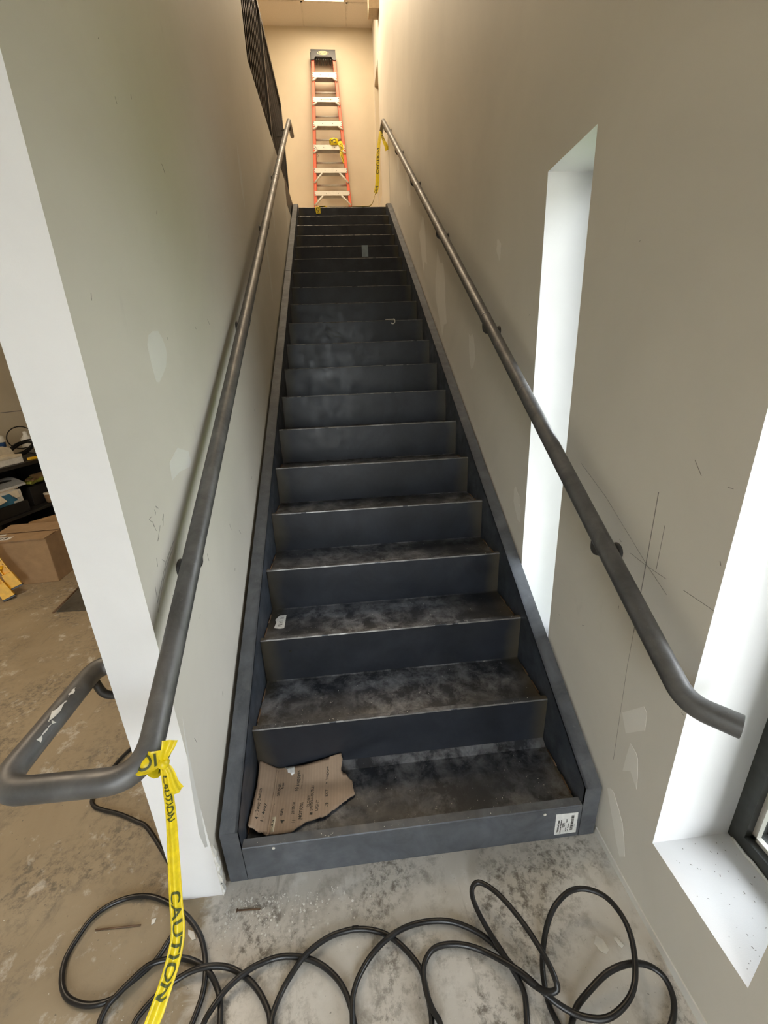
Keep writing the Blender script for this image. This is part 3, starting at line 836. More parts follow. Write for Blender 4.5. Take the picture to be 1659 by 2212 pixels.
# ================================================================== torn cardboard on the first tread
OUT = [(.0099, .2822, .1804), (.0405, .2804, .1557), (.0675, .2806, .1345), (.1, .2794, .1327), (.134, .2744, .1392), (.1786, .2713, .1471), (.2118, .2723, .1537), (.2478, .274, .161), (.2812, .2772, .1687), (.3132, .2799, .1735), (.3172, .2659, .1638), (.3136, .2487, .152), (.311, .2326, .141), (.3254, .225, .1354), (.3381, .2129, .1267), (.3509, .1961, .1244), (.353, .1737, .1243), (.3576, .1517, .1242), (.3368, .138, .1248), (.3139, .125, .1253), (.2939, .1096, .1257), (.2767, .1016, .1259), (.2646, .0909, .126), (.2526, .0851, .126), (.226, .0812, .1259), (.1997, .0763, .1256), (.1696, .0629, .1251), (.1427, .0485, .1243), (.1145, .048, .1235), (.086, .0498, .1225), (.0612, .0486, .1273), (.0515, .0537, .1317), (.0407, .0529, .1365), (.0238, .0613, .1441), (.0098, .0657, .1504), (.0058, .0695, .1522)]
def hb(x, y):
    s = .0716-x
    sm = min(1, max(0, (x-.1)/.2)); f = .55*sm+.14+.33*max(0, .07-x)/.07
    return .122+max(0, s)*.45+.004*math.sin(9*max(0, -s))+f*max(0, y-.21)
def inside(x, y, P):
    c = False
    for (x0, y0), (x1, y1) in zip(P, P[1:]+P[:1]):
        if (y0 > y) != (y1 > y) and x < (x1-x0)*(y-y0)/(y1-y0)+x0:
            c = not c
    return c
def sheet(mb, out2, zf, t, mat=0, step=.012):
    """a thin bent sheet cut to an outline"""
    bm = bmesh.new()
    out3 = []
    for (x0, y0), (x1, y1) in zip(out2, out2[1:]+out2[:1]):
        k = max(1, int(math.hypot(x1-x0, y1-y0)/step))
        out3 += [(x0+(x1-x0)*i/k, y0+(y1-y0)*i/k) for i in range(k)]
    vs = [bm.verts.new((x, y, 0)) for x, y in out3]
    f = bm.faces.new(vs)
    xs = [p[0] for p in out3]; ys = [p[1] for p in out3]
    x = min(xs)+step
    while x < max(xs):
        bmesh.ops.bisect_plane(bm, geom=bm.verts[:]+bm.edges[:]+bm.faces[:], plane_co=(x, 0, 0), plane_no=(1, 0, 0)); x += step
    y = min(ys)+step
    while y < max(ys):
        bmesh.ops.bisect_plane(bm, geom=bm.verts[:]+bm.edges[:]+bm.faces[:], plane_co=(0, y, 0), plane_no=(0, 1, 0)); y += step
    bm.verts.index_update()
    top = [(v.co.x, v.co.y, zf(v.co.x, v.co.y)) for v in bm.verts]; n = len(top)
    faces = [tuple(v.index for v in q.verts) for q in bm.faces]
    rim = [(e.verts[0].index, e.verts[1].index) for e in bm.edges if e.is_boundary]
    bm.free()
    mb.add(top, faces, mat, True)
    mb.add([(a, b, c-t) for a, b, c in top], faces, mat, True)
    o = len(mb.v)-2*n
    for a, b in rim:
        mb.f.append((o+a, o+b, o+n+b, o+n+a)); mb.m.append(mat); mb.smooth.append(False)
cb = thing('cardboard_sheet', (.18, .16, .115), 'torn brown cardboard sheet with handwritten list lying on the first tread', 'cardboard')
m = MB()
o2 = []
P2 = [(x, y) for x, y, z in OUT]
for (x0, y0), (x1, y1) in zip(P2, P2[1:]+P2[:1]):     # ragged torn edge
    o2.append((x0, y0))
    torn = x0 > .3 or y0 < .12
    k = 4 if torn else 1
    for i in range(1, k):
        t = i/k; o2.append((x0+(x1-x0)*t+random.uniform(-.0018, .0018), y0+(y1-y0)*t+random.uniform(-.0018, .0018)))
sheet(m, o2, hb, .004)
obj('sheet', m, TORN, cb)
def card_text(mb, s, p0, p1, h, mat=0):
    p0, p1 = Vector(p0[:2]), Vector(p1[:2]); L = (p1-p0).length
    d = (p1-p0).normalized(); n = Vector((-d.y, d.x))
    w = text_width(s, 1.0); sx = L/w
    letters(mb, s, lambda u, v: (lambda q: (q.x, q.y, hb(q.x, q.y)+.0006))(p0+d*u*sx+n*(v*h*1.5+.0006*math.sin(u*9))), 1.0, mat, .012)
for s, a, b, h in (('4 - 3way Switch', (.0326, .0917), (.0281, .1971), .0095), ('1 - 4way', (.0502, .0878), (.0506, .1478), .009), ('35', (.0823, .073), (.0844, .0937), .009), ('Rec', (.0770, .1276), (.0770, .1515), .008),
                   ('4', (.1175, .0783), (.1196, .0898), .013), ('GFI', (.1108, .1055), (.1112, .1275), .009), ('SECOND', (.0905, .1769), (.0908, .2219), .009), ('bar', (.1010, .2022), (.1012, .2268), .008),
                   ('11', (.155, .0765), (.156, .0834), .011), ('SWITCH', (.1500, .1047), (.1498, .1459), .009), ('10 Bugeyes', (.1560, .1874), (.1575, .2547), .012), ('(MOTION)', (.1770, .0818), (.1780, .1406), .011),
                   ('1', (.2118, .0938), (.2126, .0998), .009), ('CLOSET', (.1990, .1213), (.2003, .1635), .008), ('SWITCH+OUTLET', (.2125, .1082), (.2115, .2012), .009), ('LIGHT', (.2300, .1049), (.2322, .1424), .009),
                   ('3', (.2645, .1157), (.2672, .1278), .011), ('EXIT', (.2620, .1519), (.2640, .1769), .010), ('w/bugeye', (.2600, .1981), (.2641, .2486), .009)):
    m = MB(); card_text(m, s, a, b, h); obj('handwriting', m, INK, cb)
for a, b in (((.1648, .1912), (.1678, .2419)), ((.1678, .2004), (.1714, .2402))):
    a, b = Vector(a), Vector(b); n = Vector((.0004, 0)); m = MB()
    for i in range(8):
        p, q = a.lerp(b, i/8), a.lerp(b, (i+1)/8)
        m.quad(*[(v.x, v.y, hb(v.x, v.y)+.0006) for v in (p-n, p+n, q+n, q-n)])
    obj('underline', m, INK, cb)
m = MB(); tr = [(.0974, .2784), (.115, .277), (.134, .2744), (.1374, .2499), (.131, .247), (.1271, .2433), (.122, .252), (.1107, .2581), (.108, .268)]
sheet(m, tr, lambda x, y: hb(x, y)+.0012, .0011); obj('paper_scrap', m, PAPER, cb, label='torn white paper scrap')
m = MB(); tr = [(.074, .056), (.088, .056), (.089, .105), (.076, .105)]
sheet(m, tr, lambda x, y: hb(x, y)+.0005, .0004); obj('packing_tape', m, CREAM, cb, label='pale strip of packing tape')
m = MB()
for s_ in (-.0035, .0035):      # crease of the fold
    m.tube([(.0716+s_, .052+.01*k, hb(.0716+s_, .052+.01*k)+.0002) for k in range(23)], .0016, 6)
obj('fold_ridge', m, TORN, cb)

# ================================================================== yellow caution tape
def ribbon(mb, path, wid, side, mat=0, fold=0.0, nw=18):
    """strip along a path; side(i, t) gives the cross direction, fold curls it into a gutter. returns the placing function of (s, w)"""
    P = [Vector(q) for q in path]; n = len(P)
    L = [0]
    for a, b in zip(P, P[1:]):
        L.append(L[-1]+(b-a).length)
    rows = []
    for i in range(n):
        t = (P[min(i+1, n-1)]-P[max(i-1, 0)]).normalized()
        sd = Vector(side(L[i]/L[-1])); sd = (sd-t*sd.dot(t)).normalized(); nm = t.cross(sd)
        wv = wid(L[i]/L[-1]) if callable(wid) else wid
        fo = fold(L[i]/L[-1]) if callable(fold) else fold
        rows.append((P[i], sd*wv, nm, fo, wv))
    def at(s, w, lift=0):
        s = min(max(s, 0), L[-1]*.9999); i = 0
        while L[i+1] <= s:
            i += 1
        f = (s-L[i])/(L[i+1]-L[i])
        def one(r):
            return r[0]+r[1]*(w-.5)+r[2]*(r[3]*r[4]*(math.cos((w-.5)*PI*2.6)-.3)+lift)
        return one(rows[i]).lerp(one(rows[i+1]), f)
    vs = [at(L[i] if i < n-1 else L[-1], j/nw) for i in range(n) for j in range(nw+1)]
    fs = [(i*(nw+1)+j, i*(nw+1)+j+1, (i+1)*(nw+1)+j+1, (i+1)*(nw+1)+j) for i in range(n-1) for j in range(nw)]
    mb.add(vs, fs, mat, True)
    return at, L[-1]
def tape_text(mb, at, s, s0, length, flip=False, both=.0012):
    w = text_width(s, 1.0); k = length/w
    for lift in (both, -both):
        letters(mb, s, lambda u, v: at(s0+(length-u*k if flip else u*k), (.14+v*1.0 if not flip else .14+v*1.0), lift), 1.0, 1, .012, grid=.07)

# hanging from the left handrail
t1 = thing('caution_tape', (0, -.28, .83), 'yellow caution tape knotted round the left handrail, hanging to the floor', 'tape', 'caution tapes')
m = MB()
ax = Vector((-.35, -.75, -.55)).normalized()
kc = Vector((-.006, -.262, .843))
u1 = ax.orthogonal().normalized(); u2 = ax.cross(u1)
ring = [kc+ax*.010*math.sin(t*2)+(u1*math.cos(t)+u2*math.sin(t))*(PR+.0022) for t in [2*PI*k/28 for k in range(29)]]
at, L_ = ribbon(m, ring, lambda t: .034+.008*math.sin(t*12), lambda t: ax, fold=.03)
tape_text(m, at, 'CAUTION', .0, .15); obj('wrap', m, [TAPEY, INKG], t1)
kn = Vector((.030, -.292, .862))
m = MB()
m.lathe([(.0005, -.010), (.008, -.007), (.011, 0), (.008, .007), (.0005, .010)], tuple(kn), 12)
obj('knot', m, TAPEY, t1)
m = MB()
ribbon(m, catmull([kn, kn+Vector((.006, -.002, .020)), kn+Vector((.014, .004, .036)), kn+Vector((.016, .010, .044))], 4), lambda t: .008+.020*t, lambda t: (.8, .3, -.5), fold=.12)
ribbon(m, catmull([kn, kn+Vector((.012, -.008, -.014)), kn+Vector((.016, -.014, -.040)), kn+Vector((.022, -.016, -.058))], 4), lambda t: .010+.012*t, lambda t: (.7, .5, .1), fold=.15)
obj('loose_end', m, TAPEY, t1)
path = catmull([kn, (.029, -.303, .80), (.027, -.312, .745), (.022, -.330, .664), (.021, -.360, .578), (.027, -.390, .536), (.020, -.420, .501), (.002, -.450, .459), (-.012, -.475, .43), (-.03, -.51, .36), (-.03, -.53, .22), (-.02, -.54, .06), (.0, -.56, .006)], 8)
m = MB()
at, L_ = ribbon(m, path, lambda t: .017+.022*t, lambda t: (math.cos(t*2.2), .35*math.sin(t*3), .15), fold=lambda t: .16-.08*t)
tape_text(m, at, 'CAUTION', .025, .10); tape_text(m, at, 'CAUTION', .27, .17); tape_text(m, at, 'CAUTION', .55, .2); obj('tail', m, [TAPEY, INKG], t1)

# from the right handrail down to the landing and along its edge
t2 = thing('caution_tape', (1.06, 5.45, 3.535), 'yellow caution tape from the right handrail top down along the landing edge', 'tape', 'caution tapes')
path = catmull([(1.095, 5.47, 4.355), (1.088, 5.45, 4.33), (1.055, 5.45, 4.16), (1.044, 5.45, 4.05), (1.034, 5.45, 3.90), (1.022, 5.45, 3.78), (.995, 5.45, 3.69), (.955, 5.445, 3.59), (.90, 5.43, 3.545), (.80, 5.42, 3.538), (.55, 5.44, 3.537), (.33, 5.43, 3.538), (.25, 5.405, 3.540), (.243, 5.381, 3.533), (.243, 5.378, 3.50), (.246, 5.375, 3.46)], 6)
m = MB()
at, L_ = ribbon(m, path, lambda t: .036+.030*min(1, t*1.5) if t < .93 else .075-.3*(t-.93), lambda t: (1, -.35, .1) if t < .42 else ((0, 1, 0) if t < .86 else (1, .1, 0)), fold=.03)
tape_text(m, at, 'CAUTION', .20, .27, True); tape_text(m, at, 'CAUTION', .60, .26, True); tape_text(m, at, 'CAUTION', L_-.16, .15); obj('tail', m, [TAPEY, INK], t2)
m = MB()
at, L_ = ribbon(m, catmull([(1.09, 5.44, 4.345), (1.105, 5.425, 4.28), (1.127, 5.41, 4.221), (1.150, 5.40, 4.17), (1.162, 5.40, 4.13)], 5), lambda t: .02+.03*t, lambda t: (1, -.2, .5), fold=.06)
tape_text(m, at, 'CAUT', .02, .11); obj('loose_end', m, [TAPEY, INK], t2)

# ================================================================== orange stepladder leaning folded on the back wall
FO = Vector((.4450, 6.600, TOPZ)); VU = Vector((0, .33, 2.40)).normalized(); UX = Vector((1, 0, 0)); NW = UX.cross(VU).normalized()
if NW.y > 0:
    NW = -NW                      # out of the ladder face, towards the stairs
LM = Matrix(((UX.x, VU.x, NW.x, FO.x), (UX.y, VU.y, NW.y, FO.y), (UX.z, VU.z, NW.z, FO.z), (0, 0, 0, 1)))
sl = thing('step_ladder', tuple(FO), 'tall orange folding stepladder with aluminium steps leaning on the landing wall', 'ladder')
LEN = 2.42
hw = lambda v: .316-.0605*v        # outer half width
for sg in (-1, 1):
    m = MB()
    def sec(v, w, a, b, d0, d1):
        pass
    for (a0, a1, d0, d1) in ((0, .042, -.006, 0), (0, .006, -.075, 0), (0, .042, -.075, -.069)):
        m.prism([(sg*(hw(.02)-a0), .02, d0), (sg*(hw(LEN-.05)-a0), LEN-.05, d0), (sg*(hw(LEN-.05)-a1), LEN-.05, d0), (sg*(hw(.02)-a1), .02, d0)], (0, 0, d1-d0), 0, LM)
    r_ = obj('front_rail', m, ORANGE, sl)
    m = MB(); m.prism([(sg*(hw(0)+.004), 0, -.080), (sg*(hw(0)+.004), 0, .006), (sg*(hw(.07)+.004), .07, .006), (sg*(hw(.07)+.004), .07, -.080)], (-sg*.05, 0, 0), 0, LM); obj('foot', m, CAPB, r_)
    m = MB()
    hr_ = lambda v: hw(v)-.012
    for (a0, a1, d0, d1) in ((0, .030, -.112, -.107), (0, .005, -.150, -.107)):
        m.prism([(sg*(hr_(.02)-a0), .02, d0), (sg*(hr_(LEN-.06)-a0), LEN-.06, d0), (sg*(hr_(LEN-.06)-a1), LEN-.06, d0), (sg*(hr_(.02)-a1), .02, d0)], (0, 0, d1-d0), 0, LM)
    r_ = obj('rear_rail', m, ORANGE, sl)
    m = MB(); m.prism([(sg*(hr_(0)+.003), 0, -.153), (sg*(hr_(0)+.003), 0, -.104), (sg*(hr_(.05)+.003), .05, -.104), (sg*(hr_(.05)+.003), .05, -.153)], (-sg*.036, 0, 0), 0, LM); obj('foot', m, CAPB, r_)
def vz(z):
    return (z-TOPZ)/VU.z
for i in range(7):
    v = .290+.3048*i
    w = hw(v)-.012
    m = MB()
    m.box((-w, v-.034, .001), (w, v+.030, .006), 0, LM); m.box((-w, v+.026, -.080), (w, v+.030, .006), 0, LM)
    m.box((-w, v-.034, -.080), (w, v+.030, -.076), 0, LM)
    for q in range(5):
        m.box((-w, v+.030, -.075+.016*q), (w, v+.0318, -.070+.016*q), 0, LM)
    for sg in (-1, 1):
        for dv in (-.018, .014):
            m.lathe([(.006, 0), (.005, .003), (.0001, .0042)], (sg*(w-.008), v+dv, .006), 8, 1, LM)
        m.lathe([(.005, 0), (.004, .002), (.0001, .003)], (sg*w*.35, v-.004, .006), 8, 1, LM)
    if i == 5:
        letters(m, 'DO NOT STAND HERE', lambda u, q: LM@Vector((-.085+u, v-.010+q, .0068)), .018, 2)
    s_ = obj('step', m, [ALU, BRACK, REDINK], sl)
    big = i < 2 or False
    for sg in (-1, 1):
        m = MB()
        if i < 3:
            a, b = (sg*w*.52, v-.030, -.006), (sg*(hw(v-.17)-.014), v-.17, .006)
        else:
            a, b = (sg*(w-.055), v-.030, -.006), (sg*(hw(v-.080)-.012), v-.080, .006)
        m.tube([LM@Vector(a), LM@Vector(b)], .0135, 8)
        obj('step_brace', m, ALU, sl)
    m = MB(); vb = v-.135; wb = hw(vb)-.022
    m.tube([LM@Vector((-wb, vb, -.128)), LM@Vector((wb, vb, -.128))], .013, 10)
    obj('rear_bar', m, ALU, sl)
for v in (1.30, 1.72):
    for sg in (-1, 1):
        m = MB(); w = hw(v)-.02; m.box((sg*w-.004, v-.16, -.10), (sg*w+.004, v, -.085), 0, LM); obj('spreader', m, BRACK, sl)
cap = MB()
tw = .176
cap.prism([(-tw-.004, LEN-.125, .012), (-tw-.001, LEN, .012), (tw+.001, LEN, .012), (tw+.004, LEN-.125, .012), (tw-.036, LEN-.125, .012), (tw-.062, LEN-.086, .012), (-tw+.062, LEN-.086, .012), (-tw+.036, LEN-.125, .012)], (0, 0, -.030), 0, LM)
cap.box((-tw-.002, LEN-.018, -.155), (tw+.002, LEN+.004, .013), 0, LM, .004)
for sg in (-1, 1):
    cap.box((sg*tw-.012, LEN-.12, -.150), (sg*tw+.004, LEN-.01, -.02), 0, LM)
for q in range(9):
    a = -tw+.04+q*(2*tw-.08)/8
    cap.box((a-.004, LEN-.108, -.11), (a+.004, LEN-.088, -.012), 0, LM)
c_ = obj('top_cap', cap, CAPB, sl)
m = MB()
def oval(a, b, d, n=28):
    return [(a*math.cos(2*PI*k/n), LEN-.043+b*math.sin(2*PI*k/n), d) for k in range(n)]
m.prism(oval(.080, .023, .0122), (0, 0, .0012), 0, LM)
m.prism(oval(.073, .0175, .0136), (0, 0, .0004), 1, LM)
letters(m, 'WERNER', lambda u, v: LM@Vector((-.056+u*1.0, LEN-.0525+v, .0146)), .0285, 0, .0006)
obj('badge', m, [LOGO, CAPB], c_, label='oval badge with pale lettering')
m = MB()
wpath = [(-.19, .55), (-.2, .6), (-.17, .64), (-.2, .68), (-.18, .72), (-.21, .76)]
m.tube(catmull([LM@Vector((x, v+.45, .012)) for x, v in wpath], 4), .002, 6); obj('cord', m, BRACK, sl)

# roll of tape standing on the fourth step
vS = .290+.3048*2
vR = .290+.3048*3
c = LM@Vector((.075, vR+.030, -.035))
t3 = thing('tape_roll', tuple(c), 'roll of yellow caution tape lying on a step of the orange ladder', 'tape', 'caution tapes')
m = MB(); R_ = .068; hh = .078
m.lathe([(.036, .002), (R_, .002), (R_, hh), (.036, hh), (.036, .002)], tuple(c), 48)
mc = MB(); mc.lathe([(.030, .001), (.0362, .001), (.0362, hh+.001), (.030, hh+.001), (.030, .001)], tuple(c), 24); obj('core', mc, CARD, t3)
letters(m, 'CAUTION', lambda u, v: (c.x+math.cos(-PI/2+.55-u/R_)*(R_+.0012), c.y+math.sin(-PI/2+.55-u/R_)*(R_+.0012), c.z+hh*.80-v), .064, 1, .0014, grid=.008)
obj('roll', m, [TAPEY, INK], t3)
m = MB()
st0 = c+Vector((R_*.9, -R_*.45, hh/2))
at, L_ = ribbon(m, catmull([st0, st0+Vector((.030, -.022, -.015)), st0+Vector((.050, -.030, -.08)), st0+Vector((.040, -.034, -.15)), st0+Vector((.055, -.036, -.21)), st0+Vector((.075, -.034, -.27))], 5), lambda t: .074-.045*t, lambda t: (1-.5*t, .15, .75-1.1*t), fold=.08)
tape_text(m, at, 'CAUTION', .06, .22); obj('loose_end', m, [TAPEY, INK], t3)

# ================================================================== storeroom on the left: shelf, cartons, yellow stepladder
A = Vector((-2.597, 2.88, 0)); D = Vector((.142, .99, 0)).normalized(); NN = Vector((-D.y, D.x, 0))
SM = Matrix(((D.x, NN.x, 0, A.x), (D.y, NN.y, 0, A.y), (0, 0, 1, 0), (0, 0, 0, 1)))
S = lambda a, d, z: SM@Vector((a, d, z))
sh = thing('shelf_unit', tuple(S(.5, .25, 0)), 'low black shelf unit crowded with boxes and cables in the storeroom', 'shelf')
a0, a1, dp = -.18, 1.35, .48
for z0, z1, nm in ((.818, .85, 'top_board'), (.385, .408, 'shelf_board'), (.04, .065, 'shelf_board')):
    m = MB(); m.box((a0, 0, z0), (a1, dp, z1), 0, SM, .002); obj(nm, m, SHELFB, sh)
for a in (a0, .60, a1-.02):
    m = MB(); m.box((a, .004, 0), (a+.022, dp-.002, .818), 0, SM); obj('side_panel', m, SHELFB, sh)
m = MB(); m.box((a0, dp, 0), (a1, dp+.008, .85), 0, SM); obj('back_panel', m, SHELFB, sh)

cbx = thing('long_carton', tuple(S(.1, .08, .85)), 'long low white carton on top of the black shelf', 'box', 'cartons in the storeroom')
m = MB(); m.box((-.16, .045, .8505), (.288, .175, .925), 0, SM, .002); obj('body', m, WPLAS, cbx)
m = MB(); m.box((-.162, .043, .905), (.290, .177, .928), 0, SM, .002); obj('lid', m, CREAM, cbx)
bk = thing('tub_with_lid', tuple(S(.33, .32, .85)), 'round white tub with blue band at the back of the black shelf', 'tub')
m = MB(); c = S(.335, .32, .8505); m.lathe([(.068, 0), (.076, .13), (.078, .15)], tuple(c), 28); obj('body', m, WPLAS, bk)
m = MB(); m.lathe([(.0752, .125), (.0785, .150), (.0795, .175), (.079, .178)], tuple(c), 28); obj('label_band', m, BLUE, bk)
m = MB(); m.lathe([(.080, .178), (.083, .180), (.083, .192), (.078, .194), (.078, .232), (.070, .236), (.0001, .237)], tuple(c), 28); obj('lid', m, WPLAS, bk)
m = MB(); M = SM@Matrix.Translation((.30, .205, .8505))
m.prism([(-.10, -.022, 0), (.055, -.022, 0), (.070, -.02, .05), (.04, -.018, .125), (-.02, -.012, .15), (-.10, -.018, .14)], (0, .042, 0), 0, M)
obj('paper_packet', m, CREAM, None, 'crumpled cream paper packet leaning against the white tub', 'packet', origin=tuple(S(.30, .22, .85)))
m = MB()
cc = S(.54, .26, .86)
for k in range(9):
    r1 = .125+.012*random.uniform(-1, 1); r2 = .045+.012*random.uniform(-1, 1)
    tl = Matrix.Translation(cc+Vector((random.uniform(-.01, .01), random.uniform(-.02, .02), .076+random.uniform(-.012, .02))))@Matrix.Rotation(math.atan2(D.y, D.x), 4, 'Z')@Matrix.Rotation(-.30+random.uniform(-.06, .06), 4, 'Y')@Matrix.Rotation(.9+random.uniform(-.2, .2), 4, 'X')
    m.tube([tl@Vector((r1*math.cos(t), r2*math.sin(t), 0)) for t in [2*PI*q/24 for q in range(25)]], .0048, 6, cap=False)
big = [S(.70+.155*math.cos(t), .40, 1.022+.108*math.sin(t)) for t in [-2.2+.32*k for k in range(20)]]
m.tube(catmull(big, 2), .0055, 6)
m.tube(catmull([S(.56, .30, .90), S(.60, .22, .875), S(.68, .20, .858), S(.78, .22, .858), S(.9, .25, .858)], 4), .005, 6)
obj('coiled_cable', m, RUBBER, None, 'tangled coil of black cable on top of the black shelf', 'cable', origin=tuple(cc))
m = MB(); c = S(.78, .42, .8505); m.lathe([(.05, 0), (.055, .08), (.05, .15), (.018, .19), (.018, .22), (.0001, .225)], tuple(c), 18)
obj('clear_bottle', m, WPLAS, None, 'pale bottle behind the black cable coil', 'bottle', origin=tuple(c))
m = MB(); M = SM@Matrix.Translation((.45, .06, .8505))@Matrix.Rotation(-.3, 4, 'Z')
m.prism([(-.085, 0, 0), (-.06, -.012, 0), (.07, -.014, 0), (.085, 0, 0), (.07, .016, 0), (-.06, .012, 0)], (0, 0, .022), 0, M)
obj('utility_knife', m, LADY, None, 'yellow utility knife at the front edge of the black shelf', 'knife', origin=tuple(S(.45, .06, .85)))
tb = MB(); tb.box((-.17, .03, .4085), (.185, .30, .515), 0, SM, .004)
obj('plastic_crate', tb, SHELFB, None, 'flat black crate on the lower board of the shelf', 'crate', origin=tuple(S(0, .15, .41)))
bx = thing('tissue_carton', tuple(S(0, .15, .516)), 'teal and white carton with flaps up, on the flat black crate', 'box', 'cartons in the storeroom')
m = MB(); m.box((-.17, .042, .5155), (.160, .26, .625), 0, SM, .003); obj('body', m, WPLAS, bx)
m = MB(); m.box((-.172, .0405, .517), (.060, .042, .612), 0, SM); m.box((-.02, .0403, .535), (.10, .042, .575), 0, SM); obj('printed_front', m, TEAL, bx, label='teal printed front')
m = MB(); m.prism([(.03, .043, .622), (.125, .043, .622), (.115, .02, .56), (.07, .018, .565)], (0, -.003, .004), 0, SM); m.prism([(-.17, .043, .625), (-.05, .043, .625), (-.02, .02, .56), (-.17, .018, .53)], (0, -.003, .004), 0, SM); obj('flap', m, CREAM, bx)
m = MB(); c2_ = [S(a, .10+.20*k/8, .655+.055*math.sin(k/8*2.2)) for k in range(9) for a in (-.17, .285)]
m.add(c2_, [(2*k, 2*k+1, 2*k+3, 2*k+2) for k in range(8)], 0, True)
m.add([q-Vector((0, 0, .014)) for q in c2_], [(2*k, 2*k+1, 2*k+3, 2*k+2) for k in range(8)], 0, True)
m.box((-.17, .098, .636), (.285, .104, .654), 0, SM)
m.box((.0, .14, .694), (.20, .20, .700), 1, SM); m.box((-.16, .1, .626), (.2, .25, .642), 2, SM)
obj('catalogue', m, [PAPER, CAPB, CREAM], None, 'white curled catalogue lying on the teal carton', 'booklet', origin=tuple(S(0, .2, .64)))
m = MB(); m.box((.31, .10, .4085), (.58, .40, .596), 0, SM, .004); obj('storage_box', m, SHELFB, None, 'black box on the shelf under the lime gloves', 'box', 'cartons in the storeroom', origin=tuple(S(.45, .25, .41)))
gl = thing('work_gloves', tuple(S(.42, .14, .625)), 'lime and tan work gloves on the black box', 'gloves')
for k, (da, dz) in enumerate(((0, 0), (.035, .020))):
    m = MB()
    for f_ in range(4):
        m.tube(catmull([S(.40+da, .13+.018*f_, .634+dz), S(.36+da, .11+.02*f_, .640+dz), S(.32+da, .09+.022*f_, .632+dz)], 3), [.012]*6+[.008], 8)
    m.tube(catmull([S(.39+da, .16, .634+dz), S(.44+da, .16, .640+dz), S(.52+da, .16, .640+dz)], 4), [.026, .036, .040, .038, .034, .033, .036, .038, .038], 10)
    obj('glove', m, LIME if k == 0 else CARDIN, gl)
bt = thing('round_tub', tuple(S(.44, .05, .41)), 'brown round tub with pale rim at the shelf front under the gloves', 'tub')
m = MB(); c = S(.45, .05, .4085); m.lathe([(.040, 0), (.046, .085)], tuple(c), 22); obj('body', m, CARDIN, bt)
m = MB(); m.lathe([(.047, .085), (.0485, .088), (.0475, .098), (.0001, .097)], tuple(c), 22); obj('lid', m, CREAM, bt)

# closed-top carton on the floor with one flap standing
B0 = Vector((-2.012, 2.330, 0)); BX = Vector((-.985, -.06, 0)).normalized(); BY = Vector((.30, .954, 0)).normalized()
BYp = (BY-BX*BY.dot(BX)).normalized()
BM_ = Matrix(((BX.x, BYp.x, 0, B0.x), (BX.y, BYp.y, 0, B0.y), (0, 0, 1, 0), (0, 0, 0, 1)))
bx = thing('cardboard_box', tuple(BM_@Vector((.25, .16, 0))), 'large brown cardboard box on the floor in front of the black shelf', 'box', 'cartons in the storeroom')
bl, bw, bh = .46, .37, .385
m = MB(); m.box((0, 0, 0), (bl, bw, bh-.004), 0, BM_, .004); obj('body', m, CARD, bx)
m = MB(); m.box((-.002, -.002, bh-.003), (bl+.002, bw*.43, bh+.003), 0, BM_ @ Matrix.Rotation(.02, 4, 'X')); obj('flap', m, CARD, bx)
m = MB(); m.box((-.002, 0, 0), (bl+.002, bw*.47, .005), 0, BM_ @ Matrix.Translation((0, bw*.51, bh+.002)) @ Matrix.Rotation(.07, 4, 'X')); obj('flap', m, CARD, bx)
m = MB(); m.prism([(-.05, bw+.005, bh-.01), (bl*.75, bw+.005, bh-.01), (bl*.75, bw+.03, bh+.02), (.10, bw+.05, bh+.07), (-.10, bw+.06, bh+.165), (-.20, bw+.06, bh+.17), (-.20, bw+.005, bh-.01)], (0, .005, 0), 0, BM_); obj('flap', m, CARDIN, bx, label='dark inner flap standing up')
m = MB(); m.box((bl-.19, .015, bh+.0045), (bl-.02, .085, bh+.0050), 0, BM_); m.box((bl-.10, .115, bh+.006), (bl-.03, .148, bh+.0065), 0, BM_)
m.box((bl-.16, .03, bh+.0051), (bl-.145, .075, bh+.0055), 1, BM_); m.box((bl-.13, .03, bh+.0051), (bl-.12, .06, bh+.0055), 1, BM_); m.box((bl-.15, .06, bh+.0051), (bl-.10, .066, bh+.0055), 1, BM_); obj('shipping_label', m, [PAPER, INK], bx, label='white shipping label')

